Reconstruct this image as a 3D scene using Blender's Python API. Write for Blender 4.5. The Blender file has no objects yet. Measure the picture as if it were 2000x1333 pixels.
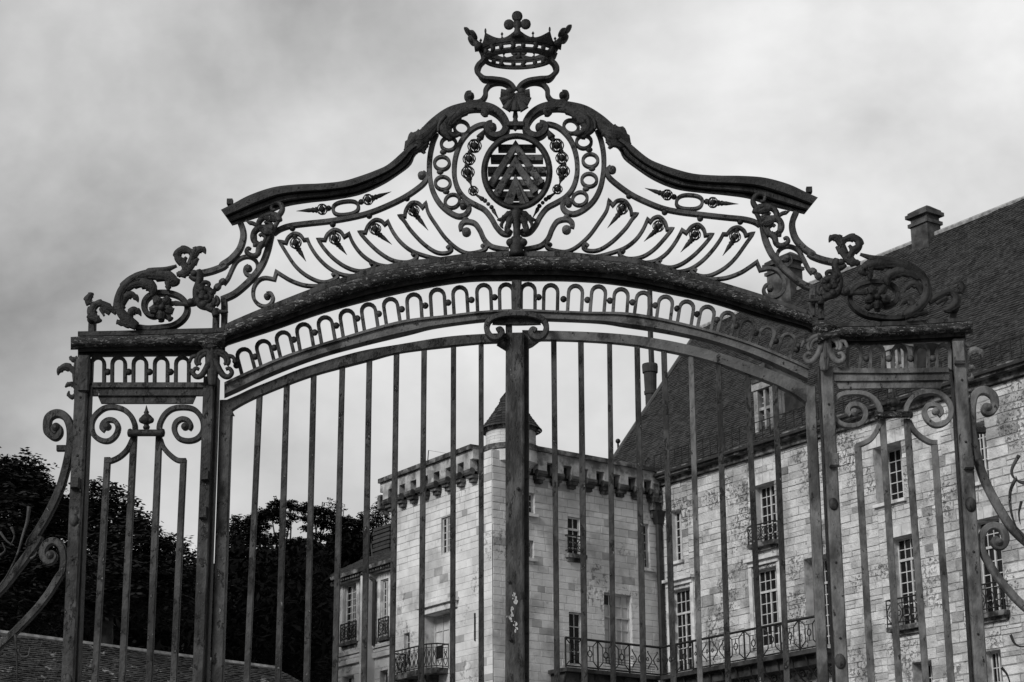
import bpy, bmesh, math, random
import numpy as np
from mathutils import Vector, Matrix, noise

random.seed(7)
R = math.radians
SC = bpy.context.scene
COL = SC.collection

# ------------------------------------------------------------------ camera, sky, sun
F, CX, CY = 3750.0, 1000.0, 666.5
TH, RHO, PSI = R(17.5), R(-0.5), R(-1.9)
cs, sn = math.cos(RHO), math.sin(RHO)
ct, st = math.cos(TH), math.sin(TH)
CAM = Vector((0, 0, 1.6))
RV = Vector((cs, -st*sn, ct*sn)); UV = Vector((-sn, -st*cs, ct*cs)); FV = Vector((0, ct, st))
cam = bpy.data.cameras.new('camera'); camo = bpy.data.objects.new('camera', cam); COL.objects.link(camo)
camo.matrix_world = Matrix(((RV.x, UV.x, -FV.x, CAM.x), (RV.y, UV.y, -FV.y, CAM.y), (RV.z, UV.z, -FV.z, CAM.z), (0, 0, 0, 1)))
cam.lens = F/2000*36; cam.sensor_width = 36; cam.clip_end = 9000
SC.camera = camo
SC.view_settings.view_transform = 'Standard'; SC.view_settings.look = 'None'
SC.view_settings.exposure = 0.85; SC.view_settings.gamma = 1.0; SC.view_settings.use_curve_mapping = False

def raydir(px, py):
    return (RV*((px-CX)/F) + UV*(-(py-CY)/F) + FV)

SUN_EL, SUN_AZ = R(31), R(222)      # azimuth clockwise from +Y: behind the camera, to the left
W = bpy.data.worlds.new('World'); SC.world = W; W.use_nodes = True
def world():
    nt = W.node_tree; nt.nodes.clear(); N = nt.nodes; L = nt.links
    out = N.new('ShaderNodeOutputWorld'); bg = N.new('ShaderNodeBackground')
    sky = N.new('ShaderNodeTexSky'); sky.sky_type = 'NISHITA'; sky.sun_disc = False
    sky.sun_elevation = SUN_EL; sky.sun_rotation = SUN_AZ
    bw = N.new('ShaderNodeRGBToBW'); L.new(sky.outputs[0], bw.inputs[0])
    s1 = N.new('ShaderNodeMath'); s1.operation = 'MULTIPLY'; s1.inputs[1].default_value = 0.008   # clear sky, thin behind the overcast
    L.new(bw.outputs[0], s1.inputs[0])
    tc = N.new('ShaderNodeTexCoord')
    mp = N.new('ShaderNodeMapping'); mp.inputs['Scale'].default_value = (1, 1, 1.35); mp.inputs['Rotation'].default_value = (0, R(18), 0)
    L.new(tc.outputs['Generated'], mp.inputs[0])
    n1 = N.new('ShaderNodeTexNoise'); n1.inputs['Scale'].default_value = 4.8; n1.inputs['Detail'].default_value = 5; n1.inputs['Roughness'].default_value = .52; n1.inputs['Distortion'].default_value = .35
    n2 = N.new('ShaderNodeTexNoise'); n2.inputs['Scale'].default_value = 13; n2.inputs['Detail'].default_value = 7; n2.inputs['Roughness'].default_value = .6
    L.new(mp.outputs[0], n1.inputs[0]); L.new(mp.outputs[0], n2.inputs[0])
    def m(op, a, b):
        x = N.new('ShaderNodeMath'); x.operation = op
        for i, v in enumerate((a, b)):
            if isinstance(v, (int, float)): x.inputs[i].default_value = v
            else: L.new(v, x.inputs[i])
        return x.outputs[0]
    a = m('MULTIPLY', m('SUBTRACT', n1.outputs[0], .5), .64)
    b = m('MULTIPLY', m('SUBTRACT', n2.outputs[0], .5), .20)
    v = m('ADD', m('ADD', a, b), .27)
    # big cloud masses: (pixel direction, width, strength)
    for (px, py, k, s) in ((100, 430, 80, -.11), (1950, 150, 110, .24), (1330, 120, 160, .06), (1650, 330, 200, -.07), (900, 820, 60, .11), (250, 860, 120, .05), (60, 20, 200, .08)):
        d = raydir(px, py).normalized()
        vm = N.new('ShaderNodeVectorMath'); vm.operation = 'DOT_PRODUCT'; L.new(tc.outputs['Generated'], vm.inputs[0]); vm.inputs[1].default_value = d
        e = m('EXPONENT', m('MULTIPLY', m('SUBTRACT', vm.outputs['Value'], 1.0), float(k)), 0)
        v = m('ADD', v, m('MULTIPLY', e, s))
    v = m('ADD', m('MAXIMUM', v, .12), s1.outputs[0])
    L.new(v, bg.inputs[0]); bg.inputs[1].default_value = 0.88
    L.new(bg.outputs[0], out.inputs[0])
world()
sl = bpy.data.lights.new('sun', 'SUN'); sl.energy = 1.5; sl.angle = R(16); sl.color = (1, .995, .985)
so = bpy.data.objects.new('sun', sl); COL.objects.link(so)
sd = Vector((math.sin(SUN_AZ)*math.cos(SUN_EL), math.cos(SUN_AZ)*math.cos(SUN_EL), math.sin(SUN_EL)))
so.rotation_euler = sd.to_track_quat('Z', 'Y').to_euler(); so.location = sd*60

# ------------------------------------------------------------------ materials (the photograph is black and white: all greys)
def mat(name, lo, hi, scale=6, rough=.8, bump=.2, bscale=40, spots=None, island=0, spec=.3, pits=None, stretch=(1, 1, 1), bdist=.01, grime=None, odd=0):
    M = bpy.data.materials.new(name); M.use_nodes = True
    nt = M.node_tree; N = nt.nodes; L = nt.links; N.clear()
    out = N.new('ShaderNodeOutputMaterial'); p = N.new('ShaderNodeBsdfPrincipled'); L.new(p.outputs[0], out.inputs[0])
    p.inputs['Roughness'].default_value = rough; p.inputs['Specular IOR Level'].default_value = spec
    geo = N.new('ShaderNodeNewGeometry')
    mp = N.new('ShaderNodeMapping'); mp.inputs['Scale'].default_value = stretch; L.new(geo.outputs['Position'], mp.inputs[0])
    def m(op, a, b, clamp=False):
        x = N.new('ShaderNodeMath'); x.operation = op; x.use_clamp = clamp
        for i, v in enumerate((a, b)):
            if isinstance(v, (int, float)): x.inputs[i].default_value = v
            else: L.new(v, x.inputs[i])
        return x.outputs[0]
    def nz(s, d=6, r=.6, vec=None):
        n = N.new('ShaderNodeTexNoise'); n.inputs['Scale'].default_value = s; n.inputs['Detail'].default_value = d; n.inputs['Roughness'].default_value = r
        L.new(vec or mp.outputs[0], n.inputs[0]); return n.outputs[0]
    def ramp(v, a, b):
        x = N.new('ShaderNodeMapRange'); x.interpolation_type = 'SMOOTHSTEP'
        x.inputs[1].default_value = a; x.inputs[2].default_value = b; L.new(v, x.inputs[0]); return x.outputs[0]
    base = ramp(nz(scale), .32, .68)
    if island:
        oi = N.new('ShaderNodeObjectInfo')
        rr = m('FRACT', m('ADD', geo.outputs['Random Per Island'], m('MULTIPLY', oi.outputs['Random'], 7.31)), 0)
        base = m('ADD', m('MULTIPLY', base, 1-island), m('MULTIPLY', rr, island))
    v = m('ADD', m('MULTIPLY', base, hi-lo), lo)
    if island and odd:      # a few replaced or soot-dark blocks
        r2 = m('FRACT', m('MULTIPLY', rr, 37.7), 0); v = m('MULTIPLY', v, m('SUBTRACT', 1.0, m('MULTIPLY', m('LESS_THAN', r2, odd), .42)))
    hgt = nz(bscale, 5, .65)
    if grime:      # (scale, from, to, factor): darker streaked patches
        g = ramp(nz(grime[0], 5, .62), grime[1], grime[2]); v = m('MULTIPLY', v, m('SUBTRACT', 1.0, m('MULTIPLY', g, 1-grime[3])))
    if pits:       # (mask scale, thr, pit scale, depth factor)
        mask = ramp(nz(pits[0], 3), pits[1], pits[1]+.08)
        vo = nz(pits[2], 4, .7); pt = m('MULTIPLY', ramp(vo, .52, .6), mask)
        v = m('MULTIPLY', v, m('SUBTRACT', 1.0, m('MULTIPLY', pt, pits[3])))
        hgt = m('SUBTRACT', hgt, m('MULTIPLY', pt, 2.5))
    if spots:      # (scale, thr, value)
        for (s_, t_, val) in spots:
            k = ramp(nz(s_, 5, .7), t_, t_+.05)
            v = m('ADD', m('MULTIPLY', v, m('SUBTRACT', 1.0, k)), m('MULTIPLY', k, val))
            hgt = m('ADD', hgt, m('MULTIPLY', k, .6))
    L.new(v, p.inputs['Base Color'])
    if bump:
        b = N.new('ShaderNodeBump'); b.inputs['Strength'].default_value = bump; b.inputs['Distance'].default_value = bdist
        L.new(hgt, b.inputs['Height']); L.new(b.outputs[0], p.inputs['Normal'])
    return M

M = {}
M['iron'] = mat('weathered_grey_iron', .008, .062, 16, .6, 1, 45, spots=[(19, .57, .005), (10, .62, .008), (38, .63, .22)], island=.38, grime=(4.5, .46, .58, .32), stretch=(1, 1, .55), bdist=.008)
M['iron_post'] = mat('streaked_post_iron', .014, .075, 16, .6, .9, 60, spots=[(22, .58, .008), (34, .65, .26)], grime=(7, .46, .58, .25), stretch=(1, 1, .3), bdist=.008)
M['iron_dark'] = mat('dark_rusted_iron', .007, .028, 12, .6, .8, 60, spots=[(30, .6, .005), (48, .68, .075)], grime=(5, .5, .62, .4), bdist=.008)
M['iron_pale'] = mat('pale_grey_iron', .065, .165, 12, .65, .8, 60, spots=[(26, .61, .012), (14, .67, .02), (50, .69, .26)], grime=(4.5, .48, .60, .38), stretch=(1, 1, .55), bdist=.008)  # paler grey iron, mostly on the right-hand side
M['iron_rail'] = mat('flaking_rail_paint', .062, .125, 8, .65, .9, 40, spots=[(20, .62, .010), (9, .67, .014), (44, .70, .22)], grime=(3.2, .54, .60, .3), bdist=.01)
M['iron_crest'] = mat('crest_iron', .022, .10, 10, .6, .9, 40, spots=[(22, .57, .006), (40, .66, .20)], grime=(5, .5, .60, .35), bdist=.008)
M['lichen'] = mat('lichened_iron', .008, .030, 14, .85, 1, 50, spots=[(20, .52, .09), (52, .56, .42), (30, .58, .005)], stretch=(.7, .7, 1.8), bdist=.02)
M['stone'] = mat('pale_limestone', .30, .66, 1.9, .9, .8, 10, spots=[(5.0, .66, .15), (1.3, .70, .20)], island=.5, odd=.05, pits=(.40, .53, 8, .62), grime=(.42, .50, .62, .66), bdist=.08)
M['ashlar'] = mat('smooth_ashlar', .44, .70, 1.0, .9, .4, 14, island=.34, odd=.045, grime=(.34, .52, .62, .70), pits=(.36, .57, 6, .6), spots=[(1.5, .72, .26)], bdist=.04)
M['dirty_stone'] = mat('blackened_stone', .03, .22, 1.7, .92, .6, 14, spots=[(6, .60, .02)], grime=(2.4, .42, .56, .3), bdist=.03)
M['parapet_stone'] = mat('stained_parapet_stone', .22, .46, 1.8, .9, .5, 14, grime=(1.6, .46, .60, .45), spots=[(4, .64, .12)], bdist=.03)
M['balcony_shade'] = mat('shade_dark_stone', .010, .05, 2, .95, .5, 14, bdist=.03)  # shade under the long balcony, painted into the stone colour
M['mortar'] = mat('mortar', .15, .34, 3, .95, .3, 20)
M['ashmortar'] = mat('fine_mortar', .24, .38, 2, .95, .2, 20)
M['trim'] = mat('window_surround_stone', .42, .62, 2, .9, .3, 20, grime=(1.4, .50, .64, .55))
M['tile'] = mat('roof_tile', .006, .048, 2.5, .85, .5, 30, island=.7, grime=(.35, .5, .7, .6), bdist=.01)
M['slate'] = mat('slate', .03, .08, 2, .8, .5, 30, island=.6)
M['moss'] = mat('mossy_tile', .006, .07, 3, .9, .7, 20, island=.6, spots=[(2.4, .60, .26), (9, .66, .2)])
M['ridge'] = mat('ridge_mortar', .16, .36, 5, .9, .5, 20)
M['brick'] = mat('dark_chimney_brick', .012, .05, 4, .9, .4, 25, island=.6)
M['chim'] = mat('chimney_stone', .03, .11, 1.6, .9, .4, 20, grime=(1.2, .48, .62, .5))
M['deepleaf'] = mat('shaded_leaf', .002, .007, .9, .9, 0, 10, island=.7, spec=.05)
M['dormer'] = mat('dormer_stone', .16, .34, 2, .9, .4, 20, grime=(1.6, .48, .62, .5))
M['frame'] = mat('white_window_paint', .36, .5, 5, .6, .1, 30)
M['black_iron'] = mat('black_balcony_iron', .008, .016, 8, .6, .1, 40)
M['pipe'] = mat('drain_pipe', .01, .025, 4, .6, .1, 40)  # near-black; also paints shade behind the parapet notches and beside the dormers
M['leaf'] = mat('leaf', .003, .014, .9, .75, 0, 10, island=.75, spec=.25)
M['bark'] = mat('bark', .03, .07, 5, .9, .6, 30)
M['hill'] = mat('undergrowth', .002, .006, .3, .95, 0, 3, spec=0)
M['gravel'] = mat('gravel_court', .14, .24, .5, .95, .4, 30)
M['earth'] = mat('ground', .05, .09, .2, .95, .2, 5)
M['blind'] = mat('window_blind', .40, .50, 3, .9, .05, 20)
def glass():
    g = bpy.data.materials.new('dark_window_glass'); g.use_nodes = True; p = g.node_tree.nodes['Principled BSDF']
    p.inputs['Base Color'].default_value = (.008, .008, .008, 1); p.inputs['Roughness'].default_value = .12; p.inputs['Specular IOR Level'].default_value = .22
    return g
M['glass'] = glass()

# ------------------------------------------------------------------ mesh helpers
class MB:
    def __init__(s): s.v = []; s.f = []
    def add(s, vs, fs):
        o = len(s.v); s.v += [tuple(v) for v in vs]; s.f += [tuple(i+o for i in f) for f in fs]; return s
    def box(s, c, ax, ay, az):      # centre and three half-axis vectors
        c = Vector(c); ax, ay, az = Vector(ax), Vector(ay), Vector(az)
        vs = [c+ax*i+ay*j+az*k for i in (-1, 1) for j in (-1, 1) for k in (-1, 1)]
        return s.add(vs, [(0, 1, 3, 2), (4, 6, 7, 5), (0, 4, 5, 1), (2, 3, 7, 6), (0, 2, 6, 4), (1, 5, 7, 3)])
    def hexa(s, b, t):              # bottom quad, top quad
        return s.add(list(b)+list(t), [(3, 2, 1, 0), (4, 5, 6, 7), (0, 1, 5, 4), (1, 2, 6, 5), (2, 3, 7, 6), (3, 0, 4, 7)])
    def rings(s, rs, closed=False):
        n = len(rs[0]); vs = [v for r in rs for v in r]; fs = []
        m = len(rs)
        for i in range(m if closed else m-1):
            a, b = i*n, ((i+1) % m)*n
            for j in range(n):
                k = (j+1) % n; fs.append((a+j, a+k, b+k, b+j))
        if not closed: fs.append(tuple(range(n-1, -1, -1))); fs.append(tuple((m-1)*n+j for j in range(n)))
        return s.add(vs, fs)
    def tube(s, pts, r, n=6, closed=False, taper=None):
        pts = [Vector(p) for p in pts]; rs = []; up = Vector((.13, .9, .31)).normalized()
        m = len(pts)
        for i, p in enumerate(pts):
            if closed: t = pts[(i+1) % m]-pts[i-1]
            else: t = pts[min(i+1, m-1)]-pts[max(i-1, 0)]
            t.normalize(); a = t.cross(up)
            if a.length < .05: a = t.cross(Vector((1, 0, 0)))
            a.normalize(); b = t.cross(a)
            q = r*(taper[i] if taper else 1)
            rs.append([p+(a*math.cos(2*math.pi*j/n)+b*math.sin(2*math.pi*j/n))*q for j in range(n)])
        return s.rings(rs, closed)
    def ball(s, c, rx, ry=None, rz=None, n=10, m=7):
        ry = ry or rx; rz = rz or rx; c = Vector(c); vs = []; fs = []
        for i in range(m+1):
            ph = math.pi*i/m
            for j in range(n):
                a = 2*math.pi*j/n; vs.append(c+Vector((rx*math.sin(ph)*math.cos(a), ry*math.sin(ph)*math.sin(a), rz*math.cos(ph))))
        for i in range(m):
            for j in range(n):
                k = (j+1) % n; fs.append((i*n+j, i*n+k, (i+1)*n+k, (i+1)*n+j))
        return s.add(vs, fs)
    def build(s, name, m, parent=None, smooth=False, fix=True):
        me = bpy.data.meshes.new(name); me.from_pydata(s.v, [], s.f); me.update()
        if fix:
            bm = bmesh.new(); bm.from_mesh(me); bmesh.ops.remove_doubles(bm, verts=bm.verts, dist=1e-6)
            bmesh.ops.recalc_face_normals(bm, faces=bm.faces); bm.to_mesh(me); bm.free()
        me.materials.append(M[m] if isinstance(m, str) else m)
        if smooth:
            for p in me.polygons: p.use_smooth = True
        o = bpy.data.objects.new(name, me); COL.objects.link(o)
        if parent: o.parent = parent; o.matrix_parent_inverse = parent.matrix_world.inverted()
        return o
def empty(name, loc, label, cat, group=None):
    o = bpy.data.objects.new(name, None); COL.objects.link(o); o.location = loc; o['label'] = label; o['category'] = cat
    if group: o['group'] = group
    o.matrix_world = Matrix.Translation(loc); o.empty_display_size = .2
    return o
def cm(pts, n=6, closed=False):      # Catmull-Rom through 2D or 3D points
    P = [np.array(p, float) for p in pts]; out = []
    m = len(P)
    if m < 3 and not closed:
        return [P[0]+(P[1]-P[0])*i/n for i in range(n+1)]
    for i in range(m if closed else m-1):
        if closed: a, b, c, d = P[i-1], P[i], P[(i+1) % m], P[(i+2) % m]
        else: a, b, c, d = P[max(i-1, 0)], P[i], P[i+1], P[min(i+2, m-1)]
        for k in range(n):
            t = k/n; out.append(.5*((2*b)+(-a+c)*t+(2*a-5*b+4*c-d)*t*t+(-a+3*b-3*c+d)*t**3))
    if not closed: out.append(P[-1])
    return out

# ------------------------------------------------------------------ the gate plane
D = 11.3
GN = Vector((math.sin(PSI), -math.cos(PSI), 0))       # towards the camera
G0 = Vector((0, D, 0)); GX = Vector((math.cos(PSI), math.sin(PSI), 0))
def gp(p, off=0.0):
    d = raydir(p[0], p[1]); t = ((G0+GN*off-CAM).dot(GN))/d.dot(GN); return CAM+d*t
def mpp(p): return (gp((p[0]+1, p[1]))-gp(p)).length
# the right half is the left half reflected; measured pairs (left, right) bend the reflection to the hand-made right side
PAIRS = [((431,412),(1598,388)),((675,404),(1347,392)),((824,341),(1195,328)),((598,511),(1410.5,500.5)),((678,498),(1327,494)),((765,478),(1259,472)),((571,446),(1446,434)),((650,439),(1368.5,427)),((721,422),(1297.6,415)),((795,389),(1229,386)),((208,833),(1830,804)),((360,832),(1672,804)),((286,846),(1745,812)),((144,1014),(1896,982)),((397,1004),(1628,978)),
((521,578),(1507.5,564)),((539,529),(1478,508)),((988,554),(1032,554)),((944,556),(1076,557)),((897,561),(1125,558)),((853,565),(1171,559)),((807,575),(1214,564)),((760,583.5),(1258,571)),((717,594),(1303,578)),((675,606),(1345,588)),((632,619.5),(1385,598)),((590,633),(1425,610)),((549,649),(1465,624)),((510,666),(1504,637.5)),((472,680),(1544.6,651)),
((135,668),(1901,640)),((160,640),(1878,622)),((177,600),(1874,577)),((1008,30),(1008,30)),((1008,490),(1008,490)),((1008,200),(1008,200)),((924,188),(1094,187)),((864,318),(1152,314)),((864,357),(1151,351)),((909,447),(1108,442)),((383,500),(1637,477)),((415,720),(1612,690)),((290,640),(1740,620)),((110,830),(1922,790)),((100,1090),(1938,1055)),((184,1300),(1858,1300)),((338,1300),(1701,1300)),((1008,900),(1008,900)),((1008,1333),(1008,1333)),((0,1170),(2020,1150)),((245,750),(1786,722)),((390,780),(1622,752))]
def tps():
    P = np.array([a for a, b in PAIRS], float)/1000; Q = np.array([b for a, b in PAIRS], float)/1000
    n = len(P); r = np.linalg.norm(P[:, None]-P[None], axis=2); K = np.where(r > 0, r*r*np.log(r+1e-12), 0)+np.eye(n)*.0012
    A = np.zeros((n+3, n+3)); A[:n, :n] = K; A[:n, n] = 1; A[:n, n+1:] = P; A[n, :n] = 1; A[n+1:, :n] = P.T
    return P, np.linalg.solve(A, np.vstack([Q, np.zeros((3, 2))]))
TP, TC = tps()
def mir(p):
    q = np.array([p[0], p[1]], float)/1000; r = np.linalg.norm(TP-q, axis=1); k = np.where(r > 0, r*r*np.log(r+1e-12), 0)
    o = k@TC[:-3]+TC[-3]+q@TC[-2:]; return (o[0]*1000, o[1]*1000)
ident = lambda p: (p[0], p[1])
def zf(ox, oy, s): return lambda pts: [(ox+x/s, oy+y/s) for x, y in pts]
Z1 = zf(780, 10, 4.348); Z2 = zf(780, 180, 4.165); Z3 = zf(420, 320, 4.443); Z5 = zf(120, 460, 4.442); Z7 = zf(400, 480, 4.4425)
Z8 = zf(780, 470, 4.3); ZL = zf(0, 760, 4.166); ZB = zf(0, 1040, 4.545); ZP = zf(90, 640, 5.126)
ZR = zf(1560, 720, 4.166)
CHAM = [(-1, -.0), (-1, -.72), (-.68, -1), (.68, -1), (1, -.72), (1, 0)]
def sweep(mb, px, w, depth=.03, off=0.0, closed=False, widths=None, rnd=False):
    """bar along an image-traced path in the gate plane: w is its face width in photo pixels, depth its metres of thickness"""
    P = [np.array(p, float) for p in px]
    Q = [P[0]]
    for p in P[1:]:
        if np.linalg.norm(p-Q[-1]) > .35: Q.append(p)
    P = Q; m = len(P); rs = []
    for i in range(m):
        if closed: t = P[(i+1) % m]-P[i-1]; k = 1
        else:
            a = P[i]-P[i-1] if i else P[1]-P[0]; b = P[i+1]-P[i] if i < m-1 else a
            a = a/np.linalg.norm(a); b = b/np.linalg.norm(b); t = a+b
            if np.linalg.norm(t) < .2: t = b
        t = t/np.linalg.norm(t); k = 1 if closed else min(1/max(abs(float(t@a)), .5), 1.6)
        nn = np.array([t[1], -t[0]])*k
        ww = (widths[min(int(i*len(widths)/m), len(widths)-1)] if widths is not None else w)/2
        ring = []
        if rnd:
            n = 8; c = gp(P[i], off); s = gp(P[i]+nn, off)-c
            for j in range(n):
                a_ = 2*math.pi*j/n; ring.append(c+s*(ww*math.cos(a_))+GN*(math.sin(a_)*depth/2*(ww*2/w)))
        else:
            for (u, v) in ((-1, 0), (-1, .8), (-.72, 1), (.72, 1), (1, .8), (1, 0)):
                ring.append(gp(P[i]+nn*u*ww, off)+GN*((v-1)*depth if v < 1 else 0)-GN*0)
        rs.append(ring)
    mb.rings(rs, closed)
def lathe(mb, p0, p1, prof, off=0.0, n=10):
    """turned piece: axis from pixel p0 to p1; profile of (t, radius in pixels)"""
    a = gp(p0, off); b = gp(p1, off); ax = (b-a).normalized(); s = ax.cross(GN).normalized(); k = mpp(p0); rs = []
    for t, r in prof:
        c = a+(b-a)*t; rs.append([c+(s*math.cos(2*math.pi*j/n)+GN*math.sin(2*math.pi*j/n))*max(r, .05)*k for j in range(n)])
    mb.rings(rs)
def gball(mb, p, r, off=0.0, flat=1.0, n=12):
    k = mpp(p)*r; c = gp(p, off); mb.ball(c, k, k*flat, k, n, 8)
def leaf(mb, px, widths, lobes=5, amp=.35, off=.02, bulge=.5, n=7):
    """acanthus leaf: path in pixels, half widths in pixels, serrated lobed edges, bulging towards the viewer"""
    P = cm(px, n); m = len(P); top = []; bot = []
    for i, p in enumerate(P):
        a = P[max(i-1, 0)]; b = P[min(i+1, m-1)]; t = b-a; t = t/(np.linalg.norm(t)+1e-9); nn = np.array([t[1], -t[0]])
        u = i/(m-1); x = u*(len(widths)-1); j = min(int(x), len(widths)-2); w = widths[j]*(1-(x-j))+widths[j+1]*(x-j)
        saw = 1-amp*((u*lobes) % 1.0) if lobes else 1
        c = gp(p, off); s = gp(p+nn, off)-c; k = s.length; rt = []; rb = []
        for v in (-1, -.62, -.25, 0, .25, .62, 1):
            ww = w*v*(saw if abs(v) > .7 else 1)
            ridge = (.0 if abs(v) == 1 else 1-.55*abs(v))*(1+.45*math.cos(v*9))
            rt.append(c+s*ww+GN*(w*k*bulge*ridge+.004)); rb.append(c+s*ww-GN*.008)
        top.append(rt); bot.append(rb)
    mb.rings([t_+b_[::-1] for t_, b_ in zip(top, bot)])
def curl(mb, px, w0, w1, off=.02, depth=1.0, n=5):
    P = cm(px, n); m = len(P); rs = []
    for i, p in enumerate(P):
        a = P[max(i-1, 0)]; b = P[min(i+1, m-1)]; t = b-a; t = t/(np.linalg.norm(t)+1e-9); nn = np.array([t[1], -t[0]])
        w = w0+(w1-w0)*i/(m-1); c = gp(p, off); s = gp(p+nn, off)-c
        rs.append([c+s*(w*math.cos(q))+GN*(w*s.length*depth*math.sin(q)) for q in [2*math.pi*j/8 for j in range(8)]])
    mb.rings(rs)

GATE = empty('gateway', gp((1008, 1333)).xy.to_3d(), 'tall ornate wrought iron gateway frame with crowned arch, oval shield and scrolled side panels', 'gateway')
def part(name, mb, m='iron', parent=None, smooth=False): return mb.build(name, m, parent or GATE, smooth)
def bar(name, pts, w, m='iron', depth=.03, off=0.0, T=ident, n=6, parent=None, corner=False, closed=False, widths=None, rnd=False):
    mb = MB()
    if corner:
        P = []
        for seg in pts: P += cm([T(p) for p in seg], n)
    else: P = cm([T(p) for p in pts], n, closed)
    sweep(mb, P, w, depth, off, closed, widths, rnd); return part(name, mb, m, parent, smooth=rnd)
def eye(mb, c, r, off=0.0):
    lathe_c = gp(c, off); k = mpp(c)*r
    rs = []
    for (d, q) in ((-.03, 1), (.0, 1), (.006, .75), (.014, .35)):
        rs.append([lathe_c+(GX*math.cos(2*math.pi*j/12)+Vector((0, 0, 1))*math.sin(2*math.pi*j/12))*k*q+GN*d for j in range(12)])
    mb.rings(rs)
def post(name, tp, bt, w, m, depth=.06, off=0.0, parent=None, foot=True):
    """upright bar between two pixels, carried on straight down to the ground"""
    a = gp(tp, off); b = gp(bt, off)
    if foot: b = a+(b-a)*((a.z-.02)/(a.z-b.z))
    k = mpp(tp)*w/2; mb = MB(); s = GX*k; rs = []
    n = 14
    for i in range(n+1):
        c = a+(b-a)*(i/n); j = s*(1+random.uniform(-.035, .035)); e = GN*random.uniform(-.001, .001)
        rs.append([c-j-GN*depth+e, c-j-GN*.006+e, c-j*.8+e, c+j*.8+e, c+j-GN*.006+e, c+j-GN*depth+e])
    mb.rings(rs); return part(name, mb, m, parent)

# profile of cornice: (fraction of traced height from bottom, metres towards the viewer)
def moulding(mb, top, bot, prof, n=5):
    T = cm(top, n); B = cm(bot, n); m = max(len(T), len(B)); rs = []
    def even(C):
        C = np.array(C); s = np.concatenate([[0], np.cumsum(np.linalg.norm(np.diff(C, axis=0), axis=1))]); s /= s[-1]
        return [np.array([np.interp(i/(m-1), s, C[:, k]) for k in (0, 1)]) for i in range(m)]
    T = even(T); B = even(B)
    for i in range(m): rs.append([gp(B[i]+(T[i]-B[i])*a, v) for a, v in prof])
    mb.rings(rs)
BACK = [(-.02, -.11), (.90, -.11)]
arch_top = [(437,640)]+Z7([(200,670),(600,500),(1000,345),(1400,210),(1700,140)])+Z8([(300,145),(600,105),(900,90),(1010,88)])
arch_bot = [(436,682)]+Z7([(200,870),(600,740),(1000,600),(1400,490),(1700,420)])+Z8([(300,392),(600,352),(900,345),(1010,345)])
def both(path, cut=True):
    a = [ident(p) for p in path]; b = [mir(p) for p in path[:-1]][::-1]; return a+b
def crv(top, bot, lo, hi, v0, v1, name, m, roll=False, side=(None,)):
    t = both(top); b = both(bot); mb = MB()
    if roll:
        md = (lo+hi)/2; pr = [(md-(hi-md)*math.cos(q), v0+(v1-v0)*math.sin(q)) for q in [math.pi*j/8 for j in range(9)]]
        pr = [(lo+.01, -.06)]+pr+[(hi-.01, -.06)]
    else: pr = [(lo, -.10), (lo, v0), (lo+.02, v1), (hi-.02, v1), (hi, v0), (hi, -.10)]
    moulding(mb, t, b, pr); return part(name, mb, m)
def cornice_set(top, bot, mr=False):
    f = (lambda P: [mir(p) for p in P]) if mr else (lambda P: P)
    t, b = (both(top), both(bot)) if mr is None else (f(top), f(bot))
    for lo, hi, v0, v1, name, m, roll in ((.78, 1.0, .03, .035, 'top_fillet', 'iron_dark' if mr is False else 'iron', 0), (.40, .82, .07, .135, 'roll_moulding', 'lichen', 1), (.20, .40, .045, .055, 'fascia', 'iron_dark' if mr is False else 'iron', 0), (.0, .20, -.05, .0, 'soffit', 'iron_dark', 0)):
        mb = MB()
        if roll:
            md = (lo+hi)/2; pr = [(lo-.10, -.02)]+[(md-(hi-md)*math.cos(q), v0+(v1-v0)*math.sin(q)) for q in [math.pi*j/8 for j in range(9)]]+[(hi-.06, -.02)]
        else: pr = [(lo, -.10), (lo+.02, v0), (lo+.05, v1), (hi-.02, v1), (hi, v0), (hi, -.10)]
        moulding(mb, t, b, pr); part(name, mb, m, smooth=bool(roll))
cornice_set(arch_top, arch_bot, None)
side_top = [(152,647.5),(240,646),(330,643),(412,641),(440,639)]; side_bot = [(152,699),(240,698),(330,697),(412,696),(440,690)]
side_top_r = [(1597,642),(1640,631),(1700,629),(1790,626),(1886,619)]; side_bot_r = [(1597,694),(1640,678),(1700,677),(1790,672),(1886,668)]
for (t, b, m1) in ((side_top, side_bot, 'iron_dark'), (side_top_r, side_bot_r, 'iron')):
    for lo, hi, v0, v1, name, m, roll in ((.78, 1.0, .03, .035, 'top_fillet', m1, 0), (.40, .80, .07, .135, 'roll_moulding', 'lichen', 1), (.20, .40, .045, .055, 'fascia', m1, 0), (.0, .20, -.05, .0, 'soffit', 'iron_dark', 0)):
        mb = MB()
        if roll:
            md = (lo+hi)/2; pr = [(lo-.10, -.02)]+[(md-(hi-md)*math.cos(q), v0+(v1-v0)*math.sin(q)) for q in [math.pi*j/8 for j in range(9)]]+[(hi-.06, -.02)]
            s = -1 if t is side_top else 1; e = (t[0], b[0]) if s < 0 else (t[-1], b[-1])
            tt = ([(e[0][0]-14, e[0][1]+1)]+t) if s < 0 else (t+[(e[0][0]+14, e[0][1]-1)]); bb = ([(e[1][0]-14, e[1][1])]+b) if s < 0 else (b+[(e[1][0]+14, e[1][1])])
        else: pr = [(lo, -.10), (lo+.02, v0), (lo+.05, v1), (hi-.02, v1), (hi, v0), (hi, -.10)]; tt, bb = t, b
        moulding(mb, tt, bb, pr); part(name, mb, m, smooth=bool(roll))
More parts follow.
